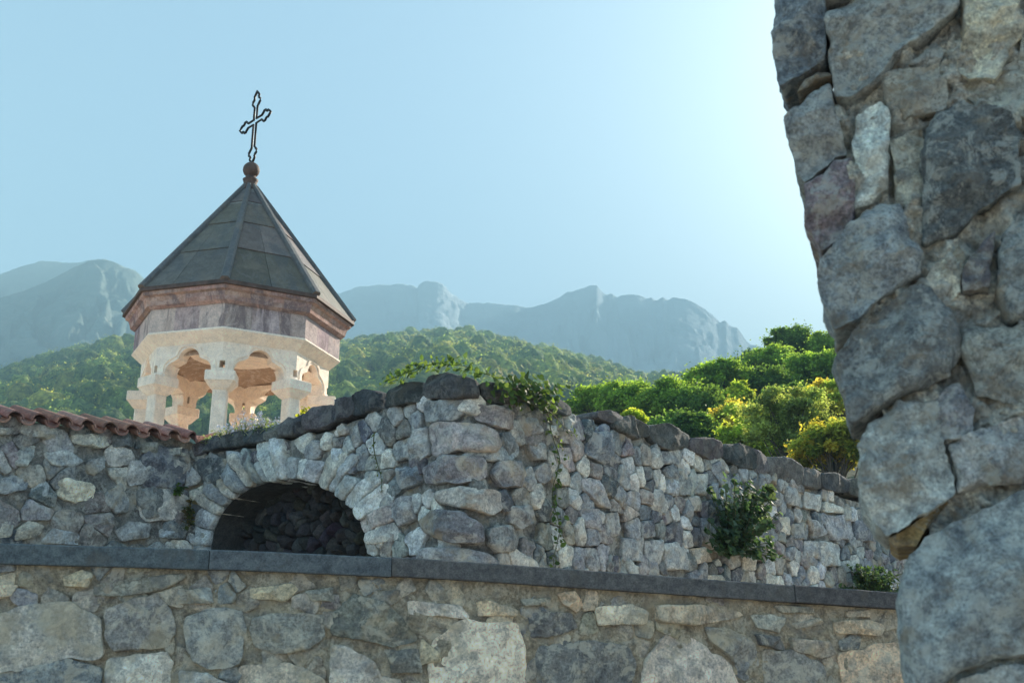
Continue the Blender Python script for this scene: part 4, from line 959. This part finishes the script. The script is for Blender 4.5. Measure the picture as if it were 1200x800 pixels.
MNT_L = [(-900, 380), (-500, 340), (-250, 352), (-60, 338), (0, 322), (30, 311), (50, 306), (75, 308), (90, 309), (105, 305), (122, 304), (138, 309), (148, 314), (160, 318), (172, 329), (200, 345), (260, 380), (330, 420), (450, 470), (700, 560), (2100, 620)]
MNT_R = [(-900, 420), (0, 400), (250, 370), (340, 356), (400, 345), (418, 338), (440, 335.5), (470, 334), (484, 335), (489, 339), (494, 333), (500, 331), (519, 333), (523, 338), (531, 347), (548, 357), (570, 356), (600, 359), (622, 362), (640, 357), (657, 350), (664, 344), (682, 340), (692, 336), (700, 336), (705, 343), (711, 348), (717, 345), (723, 350), (731, 347), (748, 347), (757, 351), (764, 350), (768, 354), (776, 349), (781, 353), (790, 350), (803, 352), (815, 357), (826, 364), (835, 370), (843, 379), (850, 377), (856, 384), (864, 385), (872, 397), (880, 405), (893, 408), (920, 415), (1000, 440), (1200, 460), (1500, 450), (2100, 430)]
Gh = terrain(HILL, [(-900, 650), (165, 620), (400, 820), (600, 860), (800, 1000), (2100, 1000)], 130, 2.0, 260, 60, .03, M_FLOOR, 'hill', pw=.85, seed=3, jag=0)
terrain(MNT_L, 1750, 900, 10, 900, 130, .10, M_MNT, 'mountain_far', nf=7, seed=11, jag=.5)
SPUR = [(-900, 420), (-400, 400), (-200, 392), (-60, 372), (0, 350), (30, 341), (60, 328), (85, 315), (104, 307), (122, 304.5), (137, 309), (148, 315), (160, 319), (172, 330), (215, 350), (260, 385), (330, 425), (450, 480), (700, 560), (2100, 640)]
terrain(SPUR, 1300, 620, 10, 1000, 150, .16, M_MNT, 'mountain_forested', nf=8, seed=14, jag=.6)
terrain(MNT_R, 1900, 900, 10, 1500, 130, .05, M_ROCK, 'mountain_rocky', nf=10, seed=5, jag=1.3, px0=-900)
# slope under the trees at right
bs = np.array(bases); b = Buf()
us = np.linspace(-6, 120, 64); ys = np.linspace(20, 150, 66); U, V = np.meshgrid(us, ys, indexing='ij'); Pq = np.stack([U.ravel(), V.ravel()], 1)
d2 = ((Pq[:, None] - bs[None, :, :2]) ** 2).sum(-1) + 4; wt = d2 ** -1.6
extra = np.array([(-6, 20), (-6, 60), (-6, 100), (-6, 150), (60, 20), (120, 20), (0, 22), (20, 22), (40, 22), (60, 150), (120, 150), (0, 150), (30, 150), (90, 150), (120, 80), (120, 120)], float); d2e = ((Pq[:, None] - extra[None]) ** 2).sum(-1) + 4; we = d2e ** -1.6
Z = (wt * bs[None, :, 2]).sum(1) / (wt.sum(1) + we.sum(1)); Z = np.minimum(Z, .30 * np.hypot(*Pq.T)); Z += .4 * fbm(np.stack([Pq[:, 0] * .1, Pq[:, 1] * .1, Pq[:, 0] * 0], 1), 3)
b.grid(np.stack([U, V, np.maximum(Z.reshape(U.shape) - .2, -.3)], -1)[:, ::-1][::-1], (1, 1, 1)); b.build('slope', M_FLOOR, kind='structure')
# ---- the far woods on the hill: one mass
cl = Buf()
ico_v = []; 
def ico(sub=2):
    import bmesh
    bm = bmesh.new(); bmesh.ops.create_icosphere(bm, subdivisions=sub, radius=1); bm.verts.ensure_lookup_table()
    V = np.array([v.co[:] for v in bm.verts]); T = np.array([[v.index for v in f.verts] for f in bm.faces]); bm.free(); return V, T
IV3, IT3 = ico(3); IV2, IT2 = ico(2)
rows_, cols_ = Gh.shape[:2]
def hill_pt(c, r):
    c0 = int(c); r0 = int(r); fc = c - c0; fr_ = r - r0
    return (Gh[r0, c0] * (1 - fr_) + Gh[r0 + 1, c0] * fr_) * (1 - fc) + (Gh[r0, c0 + 1] * (1 - fr_) + Gh[r0 + 1, c0 + 1] * fr_) * fc
placed = []; cellg = {}
HC = [(.080, .110, .045), (.10, .13, .048), (.068, .095, .042), (.115, .14, .05), (.07, .10, .05), (.14, .145, .05)]  # crown colours greyed, then brightened below, to add haze in the tint
n_try = 0
while n_try < 52000:
    n_try += 1
    pxc = rng.uniform(-160, 1250); c = (pxc + 900) / 3000 * (cols_ - 1); r_ = 11 + rng.random() ** .8 * (rows_ - 13) * .98
    p = hill_pt(c, r_); d = math.hypot(p[0], p[1])
    if d < 230: continue
    z_line = EYE + d * .16
    if p[2] < z_line - 35: continue
    rad = (2.0 + 3.6 * rng.random() ** 1.6) * (1 if d > 500 else .85); key = (int(p[0] // 9), int(p[1] // 9)); bad = False
    for i in (-1, 0, 1):
        for j in (-1, 0, 1):
            for q in cellg.get((key[0] + i, key[1] + j), ()):
                if math.hypot(q[0] - p[0], q[1] - p[1]) < (q[2] + rad) * .62: bad = True; break
            if bad: break
        if bad: break
    if bad: continue
    cellg.setdefault(key, []).append((p[0], p[1], rad)); placed.append((p, rad))
print('far crowns', len(placed))
for p, rad in placed:
    IV, IT = (IV3, IT3) if math.hypot(p[0], p[1]) < 420 else (IV2, IT2)
    hh = rad * rng.uniform(.9, 1.35); V = IV * 1.0; off_ = rng.uniform(0, 99, 3)
    dsp = 1 + .22 * fbm(IV * 1.4 + off_, 2) + .12 * perlin(IV * 3.6 + off_) 
    V = V * dsp[:, None] * np.array([rad, rad, hh]) + p + np.array([0, 0, hh * .65])
    col = 2.5 * np.array(HC[rng.integers(len(HC))]) * rng.uniform(.75, 1.2); cl.add(V, T=IT, c=col)
    k = 90; s_ = sph(k); s_[:, 2] = np.abs(s_[:, 2]) * 1.1 - .15
    leaves(cl, p + np.array([0, 0, hh * .65]) + s_ * np.array([rad, rad, hh]) * rng.uniform(.98, 1.28, (k, 1)), .6, col * 1.1, .25, asp=.8)
o = cl.build('woods', M_FAR, smooth=True); tag(o, 'far green woods covering the hill behind the bell tower', 'woods', kind='stuff')
# ============================================================= plants on the walls
def broad_leaf(buf, c, d, n, size, col, lobes=5):
    d = d / np.linalg.norm(d); s_ = np.cross(d, n); s_ /= np.linalg.norm(s_) + 1e-9; u = np.cross(s_, d)
    K = lobes * 4 + 1; th = np.linspace(-2.5, 2.5, K); r_ = (.62 + .38 * np.abs(np.cos(th * lobes / 2 * .62 * 1.6 / 1.25))) * (1 - .07 * th ** 2)
    V = [c] + [c + (d * (math.cos(a) * q + .35) + s_ * math.sin(a) * q) * size * .6 + u * size * .12 * (q * math.sin(a)) ** 2 for a, q in zip(th, r_)]
    buf.add(V, T=[(0, i, i + 1) for i in range(1, K)], c=col)
def leafpt(buf, c, d, n, size, col, asp=.6):
    d = d / np.linalg.norm(d); s_ = np.cross(d, n); s_ /= np.linalg.norm(s_) + 1e-9; u = np.cross(s_, d); w_ = size * asp / 2
    V = [c, c + d * size * .3 + s_ * w_ + u * w_ * .3, c + d * size * .65 + s_ * w_ * .8 + u * w_ * .3, c + d * size - u * w_ * .2, c + d * size * .65 - s_ * w_ * .8 + u * w_ * .3, c + d * size * .3 - s_ * w_ + u * w_ * .3, c + d * size * .5]
    buf.add(V, T=[(0, 1, 6), (1, 2, 6), (2, 3, 6), (3, 4, 6), (4, 5, 6), (5, 0, 6)], c=col)
def wn(u): return np.array([np.interp(u, MW.u, MW.nx), np.interp(u, MW.u, MW.ny), 0])
def wt_(u): return np.array([np.interp(u, MW.u, MW.tx), np.interp(u, MW.u, MW.ty), 0])
def shrub(name, label, cat, anchors, spread, nst, leaf, cols, lobes=True, out=.35, hang=.1, per=9):
    """stems rooted in the joints at anchor pixel, bending outwards and carrying leaves"""
    ax, ay = anchors; u0, v0 = MW.uv(ax, ay); base = MW(np.array([[u0, v0, .03]]))[0]; root = thing(name, label, cat, base)
    st = Buf(); lf = Buf(); n_ = wn(u0); t_ = wt_(u0)
    for i in range(nst):
        a = rng.uniform(-1, 1); e = rng.uniform(spread[2], spread[3]); tip = base + t_ * a * spread[0] * (1 - .3 * abs(e) / max(spread[3], .1)) + np.array([0, 0, e]) + n_ * rng.uniform(min(.12, out * .4), out)
        md = (base + tip) / 2 + n_ * rng.uniform(.05, .15) + np.array([0, 0, .08]); ts = np.linspace(0, 1, 8)[:, None]; C = (1 - ts) ** 2 * base + 2 * ts * (1 - ts) * md + ts ** 2 * tip
        st.tube(C, np.linspace(.008, .003, 8), 5, c=(1, 1, 1), cap=False)
        for k in range(per):
            q = rng.uniform(.25, 1) ; p = (1 - q) ** 2 * base + 2 * q * (1 - q) * md + q ** 2 * tip; d = t_ * rng.normal() + np.array([0, 0, rng.normal() * .6 - .1]) + n_ * rng.uniform(.1, .9); nrm = n_ * .7 + np.array([0, 0, .8]) + rng.normal(size=3) * .35
            cc = np.array(cols[rng.integers(len(cols))]) * rng.uniform(.75, 1.3)
            (broad_leaf if lobes else leafpt)(lf, p, d, nrm, leaf * rng.uniform(.6, 1.2), cc)
    st.build('stem', M_STEM, root); lf.build('foliage', M_LEAF, root, smooth=False); return root
FG = [(.05, .095, .06), (.04, .08, .05), (.065, .115, .08), (.09, .14, .11)]
shrub('fig_shrub', 'dark green wild fig shrub with lobed leaves growing out of the long right wall face', 'shrub', (848, 652), (.85, 0, -.05, .95), 110, .088, FG, True, .5, per=13)
shrub('fig_sprig', 'pale leaved sprig above the wild fig shrub near the coping', 'shrub', (880, 588), (.22, 0, -.05, .2), 9, .13, [(.10, .15, .11), (.08, .12, .07)], True, .3, per=6)
shrub('wall_bush', 'low dark bush at the base of the wall beside the near boulders', 'shrub', (1005, 700), (1.2, 0, .0, .45), 75, .085, [(.045, .085, .045), (.04, .07, .045), (.06, .105, .06)], False, .45, per=16)
shrub('wall_tuft', 'small green weed tuft rooted left of the arched recess', 'weed', (203, 582), (.15, 0, -.02, .14), 9, .07, [(.07, .13, .03), (.05, .09, .03)], False, .15, per=4)
shrub('dry_tuft', 'dry brownish tuft hanging in the joint beside the arch', 'weed', (221, 600), (.09, 0, -.25, .12), 12, .07, [(.11, .11, .05), (.07, .09, .035), (.14, .11, .07)], False, .1, per=5)
def vine(label, pts, step, leaf, cols, jit, cat='vine', name='ivy_vine', nl=2, outw=.14, lobes=False, side=.05):
    UV = np.array([MW.uv(x, y) for x, y in pts]); L = np.concatenate([[0], np.cumsum(np.hypot(*np.diff(UV, axis=0).T))]); n = max(6, int(L[-1] / step)); q = np.linspace(0, L[-1], n)
    uu = np.interp(q, L, UV[:, 0]); vv = np.interp(q, L, UV[:, 1]); ph = rng.uniform(0, 9)
    uu = uu + np.cumsum(rng.normal(size=n)) * jit * .3; C = MW(np.stack([uu, vv, outw + .03 * np.sin(q * 9 + ph)], 1))
    root = thing(name, label, cat, C[0]); st = Buf(); st.tube(C, np.linspace(.007, .003, n), 5, cap=False); lf = Buf()
    for i in range(n):
        for k in range(nl):
            n_ = wn(uu[i]); t_ = wt_(uu[i]); d = t_ * rng.normal() + np.array([0, 0, rng.normal() * .7 - .1]) + n_ * rng.uniform(0, .6); off_ = rng.normal(size=3) * side
            cc = np.array(cols[rng.integers(len(cols))]) * rng.uniform(.75, 1.35)
            (broad_leaf if lobes else leafpt)(lf, C[i] + off_, d, n_ + rng.normal(size=3) * .35 + np.array([0, 0, .6]), leaf * rng.uniform(.55, 1.25), cc)
    st.build('stem', M_STEM, root); lf.build('foliage', M_LEAF, root, smooth=False)
IV_ = [(.06, .11, .04), (.05, .09, .035), (.09, .14, .045), (.045, .08, .045)]
vine('trailing vine running along the top of the corner coping', [(463, 449), (480, 440), (505, 434), (524, 428), (545, 432), (566, 444)], .03, .07, IV_, .004, nl=4, outw=.12, side=.035)
vine('broad leaved ivy clump spilling over the coping just right of the corner', [(572, 462), (590, 458), (612, 464), (628, 468)], .018, .085, IV_, .01, nl=5, outw=.22, lobes=True, side=.07)
vine('long thin creeper hanging straight down the wall right of the corner', [(628, 470), (636, 500), (641, 540), (639, 580), (643, 620), (640, 662)], .045, .065, [(.06, .11, .04), (.08, .13, .045), (.10, .13, .08)], .012, nl=3, outw=.12, side=.035)
vine('sparse creeper trailing down the face between arch and corner', [(446, 508), (449, 530), (452, 556), (453, 576)], .05, .035, [(.08, .11, .03), (.06, .085, .03)], .006, nl=2, outw=.09, side=.015)
vine('thin leafy sprays crossing under the ivy clump on the right face', [(600, 468), (626, 482), (650, 500), (668, 512)], .05, .06, [(.10, .14, .09), (.07, .11, .05)], .02, nl=2, outw=.12, side=.05)
# flowers and sprig on the coping in front of the tower
u0, v0 = MW.uv(292, 514); base = MW(np.array([[u0, v0, -.15]]))[0]; root = thing('flowering_weeds', 'white flowering weeds growing on the coping in front of the tower', 'flowers', base)
gr = Buf(); fl = Buf()
for i in range(420):
    x = rng.uniform(235, 335); h_ = np.interp(x, [235, 262, 290, 335], [.10, .22, .32, .10]) * rng.uniform(.35, 1); yb = np.interp(x, [235, 300, 335], [521, 510, 505]); uu, vv = MW.uv(x, yb)
    p = MW(np.array([[uu, vv - .02, rng.uniform(-.3, .05)]]))[0]; tp = p + np.array([rng.normal() * .07, rng.normal() * .05, h_]); md = (p + tp) / 2 + rng.normal(size=3) * .015
    gr.tube([p, md, tp], [.004, .003, .001], 3, c=np.array([(.22, .26, .18), (.12, .17, .09), (.34, .36, .30)][rng.integers(3)]), cap=False)
    if i % 2 == 0:
        C = p + (tp - p) * rng.uniform(.2, .9, (5, 1)) + rng.normal(size=(5, 3)) * .02; leaves(gr, C, .05, (.17, .22, .14), .2)
    if 262 < x < 322 and rng.random() < .42:
        m_ = 16; C = p + (tp - p) * rng.uniform(.55, 1.08, (m_, 1)) + rng.normal(size=(m_, 3)) * .012; leaves(fl, C, .028, (.80, .74, .78), .12, asp=.9)
gr.build('foliage', M_LEAF, root, smooth=False); fl.build('flowers', M_PETAL, root, smooth=False)
u0, v0 = MW.uv(346, 500); base = MW(np.array([[u0, v0, -.1]]))[0]; root = thing('seedling', 'small yellow green seedling sprouting on the coping below the tower', 'plant', base)
st = Buf(); lf = Buf()
for i in range(16):
    tp = base + np.array([rng.normal() * .055, rng.normal() * .05, rng.uniform(.10, .26)]); st.tube([base, (base + tp) / 2 + rng.normal(size=3) * .01, tp], [.004, .003, .002], 4, cap=False)
    for k in range(5): leafpt(lf, base + (tp - base) * rng.uniform(.4, 1), rng.normal(size=3) + np.array([0, 0, .3]), rng.normal(size=3) + np.array([0, -1, .5]), rng.uniform(.035, .06), np.array((.28, .30, .04)) * rng.uniform(.7, 1.3))
st.build('stem', M_STEM, root); lf.build('foliage', M_LEAF, root, smooth=False)
# ============================================================= haze
ZT = max(o.matrix_world.translation.z for o in bpy.data.objects) 
b = Buf(); b.box((-2500, -600, -1.3), (2500, 2950, 820)); 
hm = bpy.data.materials.new('haze_air'); hm.use_nodes = True; t = hm.node_tree; t.nodes.remove(t.nodes['Principled BSDF'])
pv = t.nodes.new('ShaderNodeVolumePrincipled'); pv.inputs['Density'].default_value = HAZE_D; pv.inputs['Color'].default_value = (*HAZE_C, 1); pv.inputs['Anisotropy'].default_value = -0.2
t.links.new(pv.outputs[0], t.nodes['Material Output'].inputs['Volume'])
hz = b.build('haze', hm, kind='stuff', smooth=False); tag(hz, 'pale blue haze filling the valley air', 'haze', kind='stuff')
